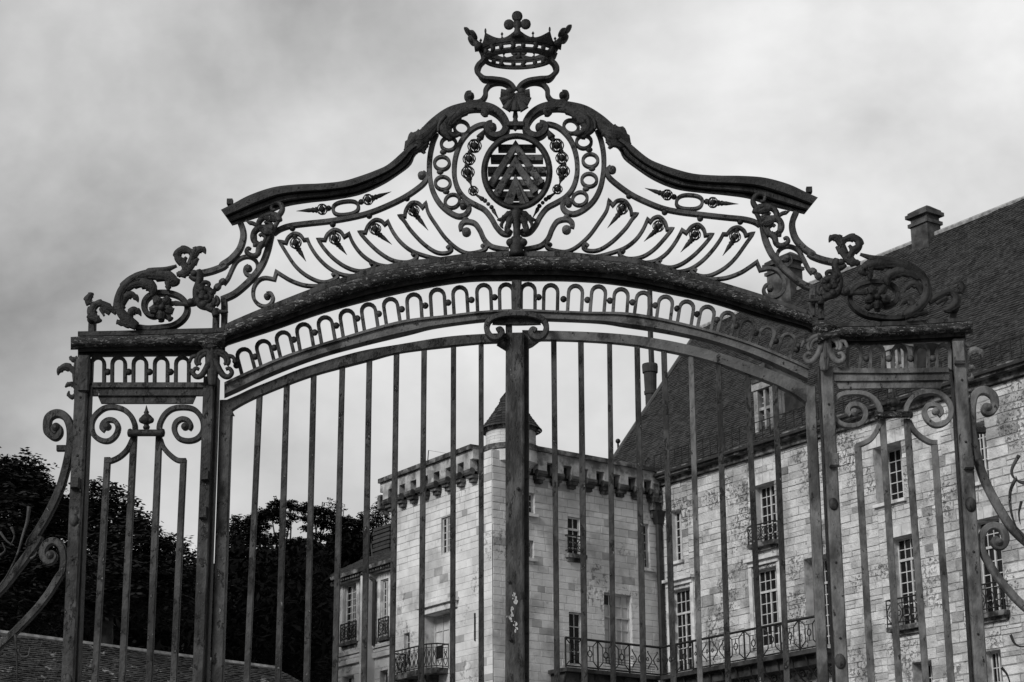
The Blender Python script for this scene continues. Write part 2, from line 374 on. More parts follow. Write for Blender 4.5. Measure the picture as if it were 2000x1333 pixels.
# curved beam under the arcade
beam_top = [(438,747)]+Z7([(330,1110),(700,950),(1200,790),(1700,650)])+Z8([(400,625),(700,590),(1010,575)])
beam_bot = [(438,779)]+Z7([(300,1270),(600,1130),(1000,980),(1400,870),(1777,780)])+Z8([(300,745),(700,692),(1010,680)])
mb = MB(); moulding(mb, both(beam_top), both(beam_bot), [(.0, -.09), (.05, -.02), (.30, .03), (.80, .03), (.84, .045), (1.0, .045), (1.0, -.07)]); part('arch_beam', mb, 'iron_rail')
# side beams
for side in (0, 1):
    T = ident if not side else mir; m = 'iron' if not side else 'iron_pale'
    for y0, y1, a, b, v in ((747, 758, 180, 400, .05), (756, 775, 180, 400, .035), (772, 790, 190, 385, .02)):
        mb = MB(); t = [T((x, y0)) for x in (a, (a+b)/2, b)]; bt = [T((x, y1)) for x in (a, (a+b)/2, b)]
        if y0 == 772: bt[0] = (bt[0][0]+(8 if not side else -8), bt[0][1]); bt[2] = (bt[2][0]-(8 if not side else -8), bt[2][1])
        moulding(mb, t, bt, [(0, -.06), (.12, v), (1, v), (1, -.06)]); part('side_beam', mb, m)
# arcade loops and beads
def loop_part(top, bot, wpx, m, tube=6.2):
    t = np.array(top, float); b = np.array(bot, float); ax = (t-b); L = np.linalg.norm(ax); ax /= L; sx = np.array([-ax[1], ax[0]]); r = wpx/2-tube/2
    P = [b-sx*r, b-sx*r+ax*(L-r)*.5]
    for j in range(9):
        a = math.pi*j/8; P.append(b+ax*(L-r-tube/2)+(-sx*math.cos(a)+ax*math.sin(a))*r)
    P += [b+sx*r+ax*(L-r)*.5, b+sx*r]
    mb = MB(); sweep(mb, P, tube, .028, .0); part('arcade_loop', mb, m)
LT = [(988,554),(944,556),(897,560.5),(853,565),(807,574.5),(760,583.5),(717,594),(675,606),(632,619.5),(590,633),(549,649),(510,666),(472,682)]
def curve_y(path, x):
    xs = [p[0] for p in path]; ys = [p[1] for p in path]; o = np.argsort(xs); return float(np.interp(x, np.array(xs)[o], np.array(ys)[o]))
for i, (x, y) in enumerate(LT):
    sl_ = (curve_y(beam_top, min(x+15, 1010))-curve_y(beam_top, x-15))/(min(x+15, 1010)-(x-15)); dx = -sl_*46*.62
    xb = x+dx; yb = curve_y(beam_top, xb)+2
    for T, m in ((ident, 'iron_crest' if x > 520 else 'iron'), (mir, 'iron' if x > 900 else 'iron_rail')):
        if i == 0 and T is ident: loop_part((x, y-3), (xb, yb), 33, m, 6.8)
        else: loop_part(T((x, y-4)), T((xb, yb)), 34, m, 6.8)
LB = Z7([(437,965),(603,887),(772,817),(953,755),(1140,695),(1323,633),(1510,593),(1708,553)])+Z8([(20,578),(218,548),(410,523),(606,500),(800,478)])+Z7([(275,1040)])
for i, c in enumerate(LB):
    for T in (ident, mir):
        if c[0] > 960 and T is mir: c2 = (1052, 581)
        else: c2 = T(c)
        mb = MB(); gball(mb, c2, 6.6, -.012); part('bead', mb, 'iron', smooth=True)
mb = MB(); sweep(mb, [(1009, 547), (1009, 606)], 19.5, .04, .045); part('arcade_post', mb, 'iron')
for side in (0, 1):
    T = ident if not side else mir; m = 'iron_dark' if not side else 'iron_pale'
    for x in (190, 231, 272.5, 314, 355.5):
        loop_part(T((x, 694)), T((x-.5, 751)), 32, m, 6.8)
    for x in (210.5, 251.5, 292, 333, 374): mb = MB(); gball(mb, T((x, 727)), 6.8, -.012); part('bead', mb, m, smooth=True)

# ---------------- posts
PO = [  # top, bottom pixel, width, depth, offset, material
 ((160,700),(131,1333),24,.035,.05,'iron'), ((173,700),(147,1333),8,.09,-.01,'iron_dark'),
 ((408,735),(386,1333),21,.035,.05,'iron'), ((421,735),(399,1333),7,.10,-.01,'iron_dark'),
 ((1615,716),(1646,1333),24,.035,.05,'iron_pale'), ((1603,716),(1633,1333),6,.10,-.01,'iron_dark'),
 ((1873,662),(1918,1333),24,.035,.05,'iron_pale'), ((1860,662),(1903,1333),7,.09,-.01,'iron_dark')]
for tp, bt, w, dp, of, m in PO: post('post', tp, bt, w, m, dp, of)
def block(c, w, h, off=.085, m='iron'):
    mb = MB(); a = gp(c, off-.03); k = mpp(c); Zv = Vector((0, 0, 1)); r = []
    for (q, d) in ((1, 0), (1, .022), (.8, .034)):
        r.append([a+GX*(sx*w/2*k*q)+Zv*(sz*h/2*k*q)+GN*d for sx, sz in ((-1, -1), (1, -1), (1, 1), (-1, 1))])
    mb.rings(r); part('post_block', mb, m)
for c, w, h, m in (((148,945),17,22,'iron'),((402,931),15,19,'iron'),((398,1003),15,24,'iron'),((1628,900),20,27,'iron_pale'),((1891,905),20,26,'iron_pale'),((1872,690),22,46,'iron_pale')): block(c, w, h, m=m)
for c, w in (((144,1016),9),((1896,986),11),((1628,985),9),((1641,1292),11),((131,1330),10)):
    mb = MB(); k = mpp(c)*w; mb.ball(gp(c, .05), k, k*.6, k*1.4, 12, 8); part('post_boss', mb, 'iron', smooth=True)
mb = MB(); sweep(mb, [(164,694),(162,762)], 22, .03, .07); part('post_plate', mb, 'iron')

# ---------------- side panels
for side in (0, 1):
    T = ident if not side else mir; m = 'iron' if not side else 'iron_pale'
    e = []
    s1 = ZL([(1095,325),(1090,280),(1060,215),(1005,165),(930,143),(850,150),(785,195),(748,250),(740,310),(760,370),(815,412),(880,418),(935,375),(957,310),(930,258),(880,247),(838,272),(826,312),(850,335)])
    s2 = ZL([(1290,325),(1300,270),(1340,200),(1405,155),(1500,145),(1580,165),(1635,230),(1652,300),(1638,360),(1590,405),(1520,418),(1450,395),(1415,330),(1428,270),(1475,240),(1525,252),(1547,295),(1530,325)])
    for s, c in ((s1, (870,303)), (s2, (1503,303))):
        mb = MB(); sweep(mb, cm([T(p) for p in s], 5), 10, .035, .02); eye(mb, T(ZL([c])[0]), 7.5, .022); part('scroll', mb, m)
    bars = [((200,1040),(184,1333)),((260.5,850),(237,1333)),((309.6,850),(290,1333)),((350,1040),(338,1333))] if not side else [((1837,1039),(1859,1333)),((1772,818),(1810,1333)),((1724,816),(1757,1333)),((1686,1039),(1703,1333))]
    if not side: tops = [(209,893), None, None, (357.6,897)]
    else: tops = [(1826,869), None, None, (1676,868)]
    for (a, b), tp in zip(bars, tops): post('bar', tp or a, b, 12.5, m, .03, .0)
    if not side: c1 = ZL([(855,585),(905,580),(975,545),(1035,485),(1075,405)]); c2 = ZL([(1510,580),(1440,575),(1375,528),(1322,465),(1300,405)])
    else: c1 = ZR([(1130,600),(1070,595),(1000,555),(940,500),(900,425)]); c2 = ZR([(475,625),(530,605),(590,570),(640,500),(668,430)])
    bar('bracket', c1, 10, m, .03, .003); bar('bracket', c2, 10, m, .03, .003)
    a, b = (T((249,846)), T((322,846))) if not side else ((1708,812), (1783,809))
    mb = MB(); lathe(mb, a, b, [(0, 3), (.02, 7.5), (.07, 9), (.12, 7), (.88, 7), (.93, 9), (.98, 7.5), (1, 3)], .03); part('capital', mb, 'lichen' if side else 'iron_dark', smooth=True)
    c = (286, 838) if not side else (1745, 804); u = (286, 792) if not side else (1744, 762)
    mb = MB(); lathe(mb, c, u, [(0, 6), (.08, 7), (.14, 5), (.2, 5), (.26, 11), (.4, 14), (.55, 9), (.6, 6), (.66, 4), (.7, 5.5), (.76, 3.5), (.85, 2.4), (1, .4)], .02, 12)
    for j in range(-1, 2): gball(mb, (c[0]+j*8.5, c[1]-(17 if j else 15)), 6.5, .035)
    part('finial', mb, 'iron_dark', smooth=True)
    # panel shoulders
    # outer acanthus at the corner
    mb = MB()
    for px, w in (([(152,700),(142,703),(137,697)], [5,6,3]), ([(150,735),(141,722),(128,717),(116,724),(113,733)], [4,8,9,6,1]), ([(149,760),(143,752),(134,751),(127,757)], [4,6,5,1]), ([(148,772),(141,776),(134,772),(135,764)], [5,5,4,1]), ([(149,705),(145,730),(148,765),(149,776)], [3,4,4,3])):
        leaf(mb, [T(p) for p in px], w, 3, .3, .03)
    part('acanthus_spray', mb, 'iron_dark' if not side else 'iron_pale', smooth=True)
    # junction bracket with paired acanthus volutes
    mb = MB(); cc = T((415, 712))
    for s in (-1, 1):
        for (pp, w0, w1) in (([(3,-28),(14,-26),(26,-20),(32,-6),(28,2)], 5, 4), ([(2,-22),(14,-20),(24,-13),(26,-3),(22,0)], 5, 3), ([(4,-10),(12,8),(22,22),(32,24),(38,16),(33,8),(26,10)], 7, 3.4), ([(30,-16),(40,-14),(45,-3)], 5, 3)):
            curl(mb, [(cc[0]+s*x, cc[1]+y) for x, y in pp], w0, w1, .09, .8)
    leaf(mb, [(cc[0], cc[1]-30), (cc[0], cc[1]), (cc[0], cc[1]+42)], [15, 14, 7], 0, 0, .08, .5)
    part('junction_acanthus', mb, 'iron_dark' if not side else 'iron_pale', smooth=True)
    mb = MB(); lathe(mb, (cc[0], cc[1]-22), (cc[0], cc[1]-48), [(0, 6), (.3, 17), (.6, 24), (.8, 25), (1, 18)], .07, 14); part('junction_cap', mb, 'lichen', smooth=True)
    mb = MB(); gball(mb, T((459, 706)), 5.5, .02); part('bead', mb, 'iron')

# ---------------- outer wing scrolls
for side in (0, 1):
    m = 'iron' if not side else 'iron_pale'
    if not side:
        big = ZL([(462,322),(445,335),(452,372),(478,360),(482,320),(455,285),(415,300),(402,350),(425,392)])[:1]
        P = ZL([(430,345),(452,378),(480,350),(478,305),(440,285)])
        P = ZL([(440,330),(470,345),(475,300),(440,275)])
        P = ZL([(447,300),(430,340),(450,385),(490,350),(470,290)])
        path = ZL([(420,345),(448,385),(485,345)]) 
        path = ZL([(395,330),(400,370),(440,390),(470,355)])
        spiral = [(112+(7+15.5*t)*math.cos(a), 834-(8+17.5*t)*math.sin(a)) for t, a in [(i/22, R(10-390*i/22)) for i in range(23)]]
        # two-and-a-bit turns in, then the long S down and out
        out = ZL([(372,300),(385,240),(430,200),(485,197),(535,230),(563,290),(572,360),(568,440),(556,520),(530,640),(490,780),(440,900),(375,1030),(310,1140),(240,1250)])+ZB([(330,60),(250,180),(160,300),(70,420),(-40,540),(-300,760)])
        inn = ZL([(470,320),(440,300),(420,340),(445,385),(420,398),(385,360)])
        P = ZL([(452,352),(432,340),(428,312),(452,292),(480,318),(478,362),(445,390),(405,370),(378,330)])+out[1:]
        c = (108,834)
        low = ZB([(430,190),(455,175),(480,205),(460,245),(420,258),(382,220),(372,160),(405,100),(470,72),(530,110),(555,180),(560,260),(550,340),(510,400),(430,530),(330,660),(200,800),(90,910),(-60,1040),(-300,1200)])
        lc = ZB([(440,200)])[0]; tab = [(110,875),(128,875)]
    else:
        P = ZR([(1540,300),(1520,275),(1545,255),(1580,285),(1575,335),(1535,362),(1495,335),(1485,285)])[0:0]
        P = ZR([(1540,290),(1515,300),(1510,335),(1540,362),(1585,340),(1605,290),(1590,220),(1540,180),(1480,178),(1435,215),(1415,290),(1412,400),(1425,550),(1460,720),(1510,880),(1580,1030),(1660,1170),(1740,1290),(1840,1390),(1960,1480)])+[(2060,1105),(2120,1150)]
        c = ZR([(1540,312)])[0]
        b4 = zf(1560, 1020, 4.259)
        low = b4([(1670,150),(1640,130),(1625,165),(1660,205),(1710,190),(1728,130),(1700,60),(1640,25),(1570,45),(1530,110),(1525,190),(1545,260),(1590,340),(1660,450),(1740,550),(1830,650),(1920,730),(2050,820),(2250,930)])
        lc = b4([(1665,165)])[0]; tab = [(1909,840),(1926,840)]
    wd = [9]*2+[11]*3+[13]*12+[16]*14
    mb = MB(); PP = cm(P, 6); nn = len(PP); sweep(mb, PP, 14, .04, .03, widths=[7+9*min(1, i/nn*3.2) for i in range(nn)]); eye(mb, c, 8, .034); part('wing_scroll', mb, m)
    mb = MB(); PP = cm(low, 6); nn = len(PP); sweep(mb, PP, 12, .04, .03, widths=[7+7*min(1, i/nn*4) for i in range(nn)]); eye(mb, lc, 8, .034); part('wing_scroll', mb, m)
    mb = MB(); sweep(mb, tab, 12, .03, .02); part('lug', mb, 'iron_dark')
    # barbed horns between the scrolls
    mb = MB()
    hs = [[(57,990),(53,1020),(45,1045),(33,1085),(10,1130),(-20,1170)],[(0,1040),(14,1058),(28,1066)],[(22,1030),(28,1048),(20,1066)],[(0,1085),(10,1076),(4,1060)],[(60,1092),(68,1086),(72,1078)],[(8,1278),(16,1285),(27,1283)],[(36,1268),(42,1283),(55,1281),(58,1265)],[(30,1240),(33,1290),(33,1345)]] if not side else [[(1990,890),(1977,915),(1978,930),(1990,940),(2012,940)],[(1984,935),(1973,962),(1975,1000),(1985,1030),(1999,1050)],[(1995,980),(1990,1003),(1993,1025)],[(2000,945),(1988,940),(1984,930)],[(1974,1240),(1981,1256),(1992,1263),(2010,1262)],[(1956,1304),(1968,1320),(1975,1345)]]
    for h in hs: mb = MB(); curl(mb, h, 4.0 if len(h) > 4 else 3, .8, .06); part('barbed_horn', mb, 'iron', smooth=True)

# ---------------- crest
XA = lambda p: (2*1007.5-p[0], p[1])
for side in (0, 1):
    T = ident if not side else mir
    m = 'iron_crest'
    # heavy S-shaped rail
    top = Z3([(50,400),(160,345),(300,272),(500,205),(700,180),(900,172),(1100,152),(1250,110),(1400,55),(1510,0)])+Z2([(60,455),(110,415)])
    bot = Z3([(150,540),(250,510),(450,445),(620,375),(830,340),(1000,322),(1250,275),(1450,190),(1600,95),(1700,15)])+Z2([(130,520),(190,475)])
    for lo, hi, v0, v1, nm in ((.55, 1.0, .08, .10, 'crest_rail'), (.22, .60, .04, .065, 'crest_rail_fascia'), (.0, .26, -.03, .02, 'crest_rail_lip')):
        mb = MB(); moulding(mb, [T(p) for p in top], [T(p) for p in bot], [(lo, -.06), (lo+.02, v0), (lo+.1, v1), (hi-.1, v1), (hi, v0), (hi, -.06)]); part(nm, mb, 'iron_dark' if nm == 'crest_rail' else 'iron')
    mb = MB(); a = T(Z3([(130,335)])[0]); mb.box(gp(a, 0), GX*.018, GN*.02, Vector((0, 0, .018))); part('rail_peg', mb, 'iron_dark')
    # great C scroll carrying the crown
    P = Z1([(130,1150),(200,1085),(300,985),(420,900),(550,858),(660,845),(770,862),(850,910),(897,975),(905,1030),(875,1080),(815,1098),(760,1075),(738,1030),(755,1000),(790,992)])
    mb = MB(); PP = cm([T(p) for p in P], 6); n_ = len(PP); sweep(mb, PP, 15, .07, .04, widths=[20-9*i/n_ for i in range(n_)]); eye(mb, T(Z1([(785,1035)])[0]), 9.5, .03); part('great_scroll', mb, 'iron_dark')
    # acanthus wrapped round the great scroll and its tail
    mb = MB()
    for px, w, lb in ((Z1([(640,900),(560,905),(480,950),(420,1010),(400,1060)]), [3,9,13,13,6], 5), (Z1([(480,930),(400,1000),(390,1060),(430,1110),(490,1100)]), [10,16,16,12,3], 4), (Z1([(700,895),(740,910),(720,930),(690,920)]), [8,9,6,1], 2), (Z1([(660,880),(740,885),(800,900)]), [4,8,2], 3),
                      (Z1([(330,1000),(250,1080),(190,1130),(120,1150),(50,1240)]), [6,15,20,16,4], 7), (Z1([(240,1120),(200,1170),(150,1220),(90,1250)]), [8,14,12,3], 4), (Z1([(200,1110),(150,1110),(115,1130)]), [7,7,3], 3), (Z1([(215,1190),(200,1230),(215,1260)]), [8,7,3], 2)):
        leaf(mb, [T(p) for p in px], w, lb, .35, .06)
    for px, w0, w1 in ((Z1([(420,1080),(470,1115),(520,1095)]), 5, 3), (Z1([(395,940),(340,1010),(330,1080)]), 4, 3), (Z1([(520,905),(450,950),(400,1010)]), 3, 2)): curl(mb, [T(p) for p in px], w0, w1, .08)
    part('acanthus_spray', mb, 'iron_dark', smooth=True)
    # inner oval band and outer oval band
    bar('oval_band', Z2([(765,285),(745,270),(715,262),(680,258),(620,277),(560,322),(500,400),(462,500),(446,600),(450,700),(482,795),(540,865),(620,912),(690,950),(745,1015),(785,1085),(835,1140),(885,1150),(905,1120)]), 9.6, m, .035, .02, T)
    mb = MB(); sweep(mb, cm([T(p) for p in Z2([(300,330),(272,400),(250,500),(242,600),(248,700),(272,800),(320,890),(390,960),(470,1003),(530,995),(565,950),(557,905),(522,890),(492,915)])], 6), 10, .035, .02); eye(mb, T(Z2([(518,925)])[0]), 6.5, .022); part('oval_band', mb, m)
    for x, y, a in ((505,285,25), (400,415,-5), (345,572,0), (352,735,5), (430,882,-25)):
        c = T(Z2([(x, y)])[0]); rr = [(c[0]+14.6*math.cos(t)*math.cos(R(a))-12.6*math.sin(t)*math.sin(R(a)), c[1]+14.6*math.cos(t)*math.sin(R(a))+12.6*math.sin(t)*math.cos(R(a))) for t in [2*math.pi*j/22 for j in range(22)]]
        mb = MB(); sweep(mb, rr, 6.2, .032, .02, True); part('ring', mb, m)
    for x, y in ((357,490), (332,652), (380,812), (440,345), (538,1037)):
        mb = MB(); c = T(Z2([(x, y)])[0]); k = mpp(c)*6.3; mb.ball(gp(c, 0), k*1.12, k, k*.85, 12, 8); part('bead', mb, m, smooth=True)
    # low scroll to the foot of the shield
    mb = MB(); sweep(mb, cm([T(p) for p in Z2([(540,1160),(575,1140),(560,1100),(520,1095),(505,1120),(498,1085),(520,1055),(560,1048),(615,1065),(655,1120),(690,1195),(740,1245),(800,1265),(890,1278)])[4:]], 6), 9.5, .035, .02); eye(mb, T(Z2([(545,1135)])[0]), 9, .022); part('scroll', mb, m)
    # crown stand bands
    mb = MB(); sweep(mb, cm([T(p) for p in Z1([(578,775),(590,812),(640,822),(695,808),(728,765),(735,710),(778,665),(850,652),(915,672),(975,725)])], 6), 9.5, .035, .02); eye(mb, T(Z1([(603,768)])[0]), 7.5, .022); sweep(mb, cm([T(p) for p in Z1([(590,812),(562,780),(575,740),(610,735)])], 4), 6, .03, .02); part('scroll', mb, 'iron_dark')
    for o_, dx, w in ((.05, 0, 8), (-.06, 22, 7)):
        bar('crown_stay', Z1([(985,715),(950,665),(890,632),(800,618+dx*.3),(720,612+dx),(672,575),(652+dx,540),(668+dx,500),(700+dx,468),(725+dx,430)]), w, 'iron_dark', .035, o_, T)
    # strings of bellflowers
    mb = MB(); pts = []
    def cage(mb, c, r, dirv):
        gball(mb, c, r*.62, .02)
        cc = gp(c, .02); k = mpp(c)*r*1.06; a = dirv; b = GN
        for q in range(4):
            u = (GX*math.cos(q*math.pi/4)+GN*math.sin(q*math.pi/4)); mb.tube([cc+(u*math.cos(t)+Vector((0, 0, 1))*math.sin(t))*k for t in [2*math.pi*j/14 for j in range(14)]], k*.10, 5, True)
    z2 = lambda x, y: T(Z2([(x, y)])[0])
    lathe(mb, z2(700,300), z2(652,378), [(0, .8), (.3, 3.5), (.75, 7), (.95, 8), (1, 5)], .02)
    for x, y, r in ((650,385,5.5), (575,490,5), (548,598,4.5), (566,705,6.5), (572,725,4), (697,885,4.6), (723,912,4), (750,938,4.6), (765,962,4)): gball(mb, z2(x, y), r, .02)
    for x, y, r in ((612,440,12.5), (568,545,11.5), (557,655,12), (602,805,9)): cage(mb, z2(x, y), r, None)
    lathe(mb, z2(575,730), z2(592,785), [(0, 3.5), (.4, 1.6), (1, 2)], .02); lathe(mb, z2(618,832), z2(688,880), [(0, 2), (.5, 3), (.8, 5), (1, 3)], .02); lathe(mb, z2(768,970), z2(805,1030), [(0, 4), (.5, 2), (1, 1)], .02)
    part('bellflower_string', mb, 'iron_dark', smooth=True)
    # long rail under the S rail
    mb = MB(); sweep(mb, cm([T(p) for p in Z3([(1800,70),(1828,95),(1828,135),(1780,190),(1650,280),(1500,355),(1350,415),(1200,455),(1000,490),(800,512),(650,532),(560,562),(505,600)])], 6), 9.5, .035, .02, widths=None); eye(mb, T(Z3([(1793,97)])[0]), 8, .022); part('crest_band', mb, m)
    rr = []
    for j in range(26):
        t = 2*math.pi*j/26; x = 112*abs(math.cos(t))**.8*(1 if math.cos(t) > 0 else -1); y = 57*abs(math.sin(t))**.8*(1 if math.sin(t) > 0 else -1)
        rr.append(T(Z3([(1132+x*.985+y*.1, 378-x*.12+y)])[0]))
    mb = MB(); sweep(mb, rr, 6.5, .032, .02, True); part('ring', mb, m)
    def pendant(b0, bead, cg, r, b2, tip, extra=None):
        mb = MB(); q = lambda p: T(Z3([p])[0])
        if b0: gball(mb, q(b0), 6.2, .0)
        gball(mb, q(bead), 5.8, .0); cage(mb, q(cg), r, None)
        A = q(b2); B = q(tip); A0 = (A[0]+(q(cg)[0]-A[0])*.45, A[1]+(q(cg)[1]-A[1])*.45)
        lathe(mb, A0, B, [(0, 5), (.08, 6.5), (.14, 4.5), (.22, 5.8), (.3, 4.2), (.42, 4.4), (.6, 3), (.8, 1.6), (1, .4)], .0)
        return part('pendant', mb, 'iron_dark', smooth=True)
    pendant(None, (985,388), (930,397), 10, (860,405), (705,412)); pendant(None, (1268,333), (1328,312), 10, (1385,297), (1530,243))
    pendant((672,562), (692,630), (700,690), 10.5, (715,740), (790,850)); pendant((1022,528), (1030,596), (1040,652), 10.5, (1062,708), (1145,793))
    pendant((1338,455), (1362,515), (1390,568), 10.5, (1412,620), (1535,703)); pendant((1665,303), (1695,365), (1722,408), 10.5, (1748,460), (1850,580))
    # gadroon frames
    fr = [
     ([(1010,965),(1040,950),(1062,975),(1020,1003),(950,1022),(870,1005),(770,950),(685,870),(605,750),(555,668)], [(555,668),(612,680)], [(612,680),(632,635),(682,600),(735,612),(768,655)], [(768,655),(800,652)], [(800,652),(825,710),(885,800),(970,885),(1070,945),(1170,967),(1260,960)]),
     ([(1340,870),(1365,858),(1388,885),(1335,915),(1240,925),(1130,888),(1025,815),(945,730),(892,652)], [(892,652),(950,655)], [(950,655),(975,605),(1030,567),(1085,582),(1118,628)], [(1118,628),(1160,603)], [(1160,603),(1200,690),(1275,785),(1380,857),(1480,883),(1590,885)]),
     ([(1705,790),(1730,775),(1752,800),(1715,835),(1640,850),(1530,828),(1420,760),(1325,672),(1252,588)], [(1252,588),(1302,590)], [(1302,590),(1328,530),(1385,482),(1440,490),(1470,520)], [(1470,520),(1498,497)], [(1498,497),(1545,590),(1615,680),(1715,755),(1866,805),(1960,822)]),
     ([(2010,728),(2035,710),(2052,740),(2010,768),(1920,762),(1810,690),(1700,575),(1640,490),(1600,447)], [(1600,447),(1645,448)], [(1645,448),(1655,395),(1700,335),(1760,335),(1798,372)], [(1798,372),(1828,335)], [(1828,335),(1850,420),(1920,530),(2000,640),(2100,730),(2190,770),(2280,760),(2345,735),(2355,705),(2325,695)])]
    for segs in fr:
        mb = MB(); P = []
        for s in segs: P += cm([T(p) for p in Z3(s)], 5)
        sweep(mb, P, 6.6, .034, .02); part('gadroon_frame', mb, m)
    for e in ((1040,958),(1360,865),(1727,792),(2030,730),(2325,715)): mb = MB(); gball(mb, T(Z3([e])[0]), 5.2, .0, .7); part('bead', mb, m)
    mb = MB(); P = []
    for s in ([(960,1048),(860,1056),(760,1046),(660,1010),(590,970),(530,932)], [(530,932),(512,998)], [(512,998),(430,985),(372,1010),(332,1075),(332,1160),(375,1215),(435,1232),(482,1208),(500,1160),(480,1120),(445,1122)]): P += cm([T(p) for p in Z3(s)], 6)
    sweep(mb, P, 7, .034, .02); eye(mb, T(Z3([(450,1148)])[0]), 6.5, .022); part('scroll', mb, m)
    # shoulder bands
    bar('shoulder_band', Z3([(218,510),(240,580),(238,650),(205,740),(135,820),(60,872)])+Z5([(1400,262),(1310,298),(1210,322),(1120,335)]), 12, m, .04, .03, T)
    bar('shoulder_band', [Z3([(485,600),(472,660),(450,750),(408,860),(345,955),(265,1040),(165,1122),(72,1165)]), Z3([(72,1165),(76,1230),(74,1310)])], 12, m, .04, .03, T, corner=True)
    mb = MB(); sweep(mb, cm([T(p) for p in Z3([(290,880),(262,900),(262,945),(310,968),(355,935),(368,880),(345,830),(300,803),(245,805),(185,840),(145,910),(108,990),(70,1040)])], 6), 7.5, .034, .01); eye(mb, T(Z3([(288,905)])[0]), 7, .012)
    lathe(mb, T(Z3([(85,1000)])[0]), T(Z3([(-30,1130)])[0]), [(0, 3), (.1, 6), (.25, 7), (.35, 4.5), (.5, 7.5), (.65, 7), (.75, 4.5), (.9, 6.5), (1, 3)], .01); part('scroll', mb, m, smooth=False)
    # leafy S ornament
    mb = MB()
    for px, w0, w1 in ((Z3([(555,500),(535,455),(460,450),(395,490),(378,545),(420,575),(470,560),(485,525),(450,510),(430,520)]), 7.5, 3.5), (Z3([(505,560),(450,560),(375,565),(338,605),(335,660),(375,700),(425,685),(440,640),(405,615),(385,630)]), 8, 3.5), (Z3([(420,690),(385,730),(370,785),(325,800),(275,770),(285,735),(310,745)]), 7, 3.5), (Z3([(520,470),(562,440),(585,395),(568,350),(525,338),(490,362),(495,400),(525,400)]), 6.5, 3), (Z3([(365,540),(330,520),(300,515)]), 4, 4.5), (Z3([(300,515),(262,492)]), 3.5, .6), (Z3([(350,560),(345,625),(350,720)]), 4, 5), (Z3([(360,780),(365,820)]), 5, 2), (Z3([(555,480),(500,585),(430,720)]), 5, 4)):
        curl(mb, [T(p) for p in px], w0, w1, .05)
    for px, w in ((Z3([(420,470),(480,480),(540,490)]), [3,8,3]), (Z3([(390,560),(450,590),(500,600)]), [5,10,4])): leaf(mb, [T(p) for p in px], w, 3, .3, .06)
    part('leaf_scroll', mb, 'iron', smooth=True)
    # ---- big side acanthus scroll
    bar('acanthus_ring', Z5([(640,785),(740,800),(860,792),(960,775),(1040,725),(1082,660),(1080,590),(1030,530),(950,497),(850,490),(770,510),(722,555),(712,615),(735,665),(790,690),(840,670)]), 11, 'iron_dark', .05, .04, T)
    mb = MB()
    for px, w, lb in ((Z5([(655,790),(580,740),(515,665),(498,590),(515,500),(575,420),(660,365),(780,325),(900,300),(1000,265)]), [8,13,13,12,11,11,12,10,7,3], 4), (Z5([(600,400),(720,350),(830,350),(920,360),(980,400),(950,440)]), [6,10,12,13,12,3], 5), (Z5([(560,470),(640,420),(730,420),(790,460),(790,530)]), [6,11,13,13,4], 5),
                      (Z5([(530,600),(560,540),(610,515),(650,545),(665,580)]), [5,9,8,6,1], 3), (Z5([(600,740),(595,690),(630,650),(670,665),(690,700)]), [5,9,9,6,1], 3), (Z5([(480,670),(410,625),(340,590),(280,600),(240,580)]), [6,8,8,6,4], 4), (Z5([(245,600),(230,560),(255,520),(280,505)]), [7,9,7,1], 3), (Z5([(310,590),(270,640),(265,690),(310,730),(350,740)]), [6,10,12,9,2], 4), (Z5([(460,640),(380,600),(330,560)]), [2,4,1], 0),
                      (Z5([(420,680),(350,640),(370,700)]), [4,6,2], 2), (Z5([(640,790),(560,770),(480,750)]), [6,8,5], 3), (Z5([(1120,300),(1060,330),(1000,340)]), [7,10,4], 4), (Z5([(960,350),(930,420),(925,480)]), [7,10,2], 3),
                      (Z5([(1090,310),(1060,250),(1010,200),(1015,150),(1070,125),(1130,150),(1135,200)]), [8,9,9,9,9,7,2], 5), (Z5([(1100,300),(1150,240),(1190,200)]), [7,7,2], 2), (Z5([(1110,260),(1140,180),(1165,120),(1175,100)]), [6,8,7,1], 3), (Z5([(1150,190),(1190,130),(1230,125),(1250,160)]), [5,8,7,1], 3), (Z5([(1070,290),(1060,230),(1085,190)]), [4,6,3], 2)):
        leaf(mb, [T(p) for p in px], w, lb, .33, .06)
    part('acanthus_spray', mb, 'iron_dark', smooth=True)
    mb = MB(); c0 = Z5([(870,625)])[0]
    for j in range(5):
        a = R(72*j+20); q = lambda r: T((c0[0]+r*math.cos(a), c0[1]+r*math.sin(a))); leaf(mb, [q(3), q(13), q(24)], [4, 11, 7], 2, .25, .07, .7)
    gball(mb, T(c0), 7, .09)
    for px, w in ((Z5([(850,690),(870,730),(890,745)]), [9,8,1]), (Z5([(910,690),(940,720),(970,715)]), [9,7,1]), (Z5([(900,600),(990,590),(1070,600)]), [8,5,4])): leaf(mb, [T(p) for p in px], w, 2, .3, .06)
    part('rosette', mb, 'iron_dark', smooth=True)
    mb = MB()
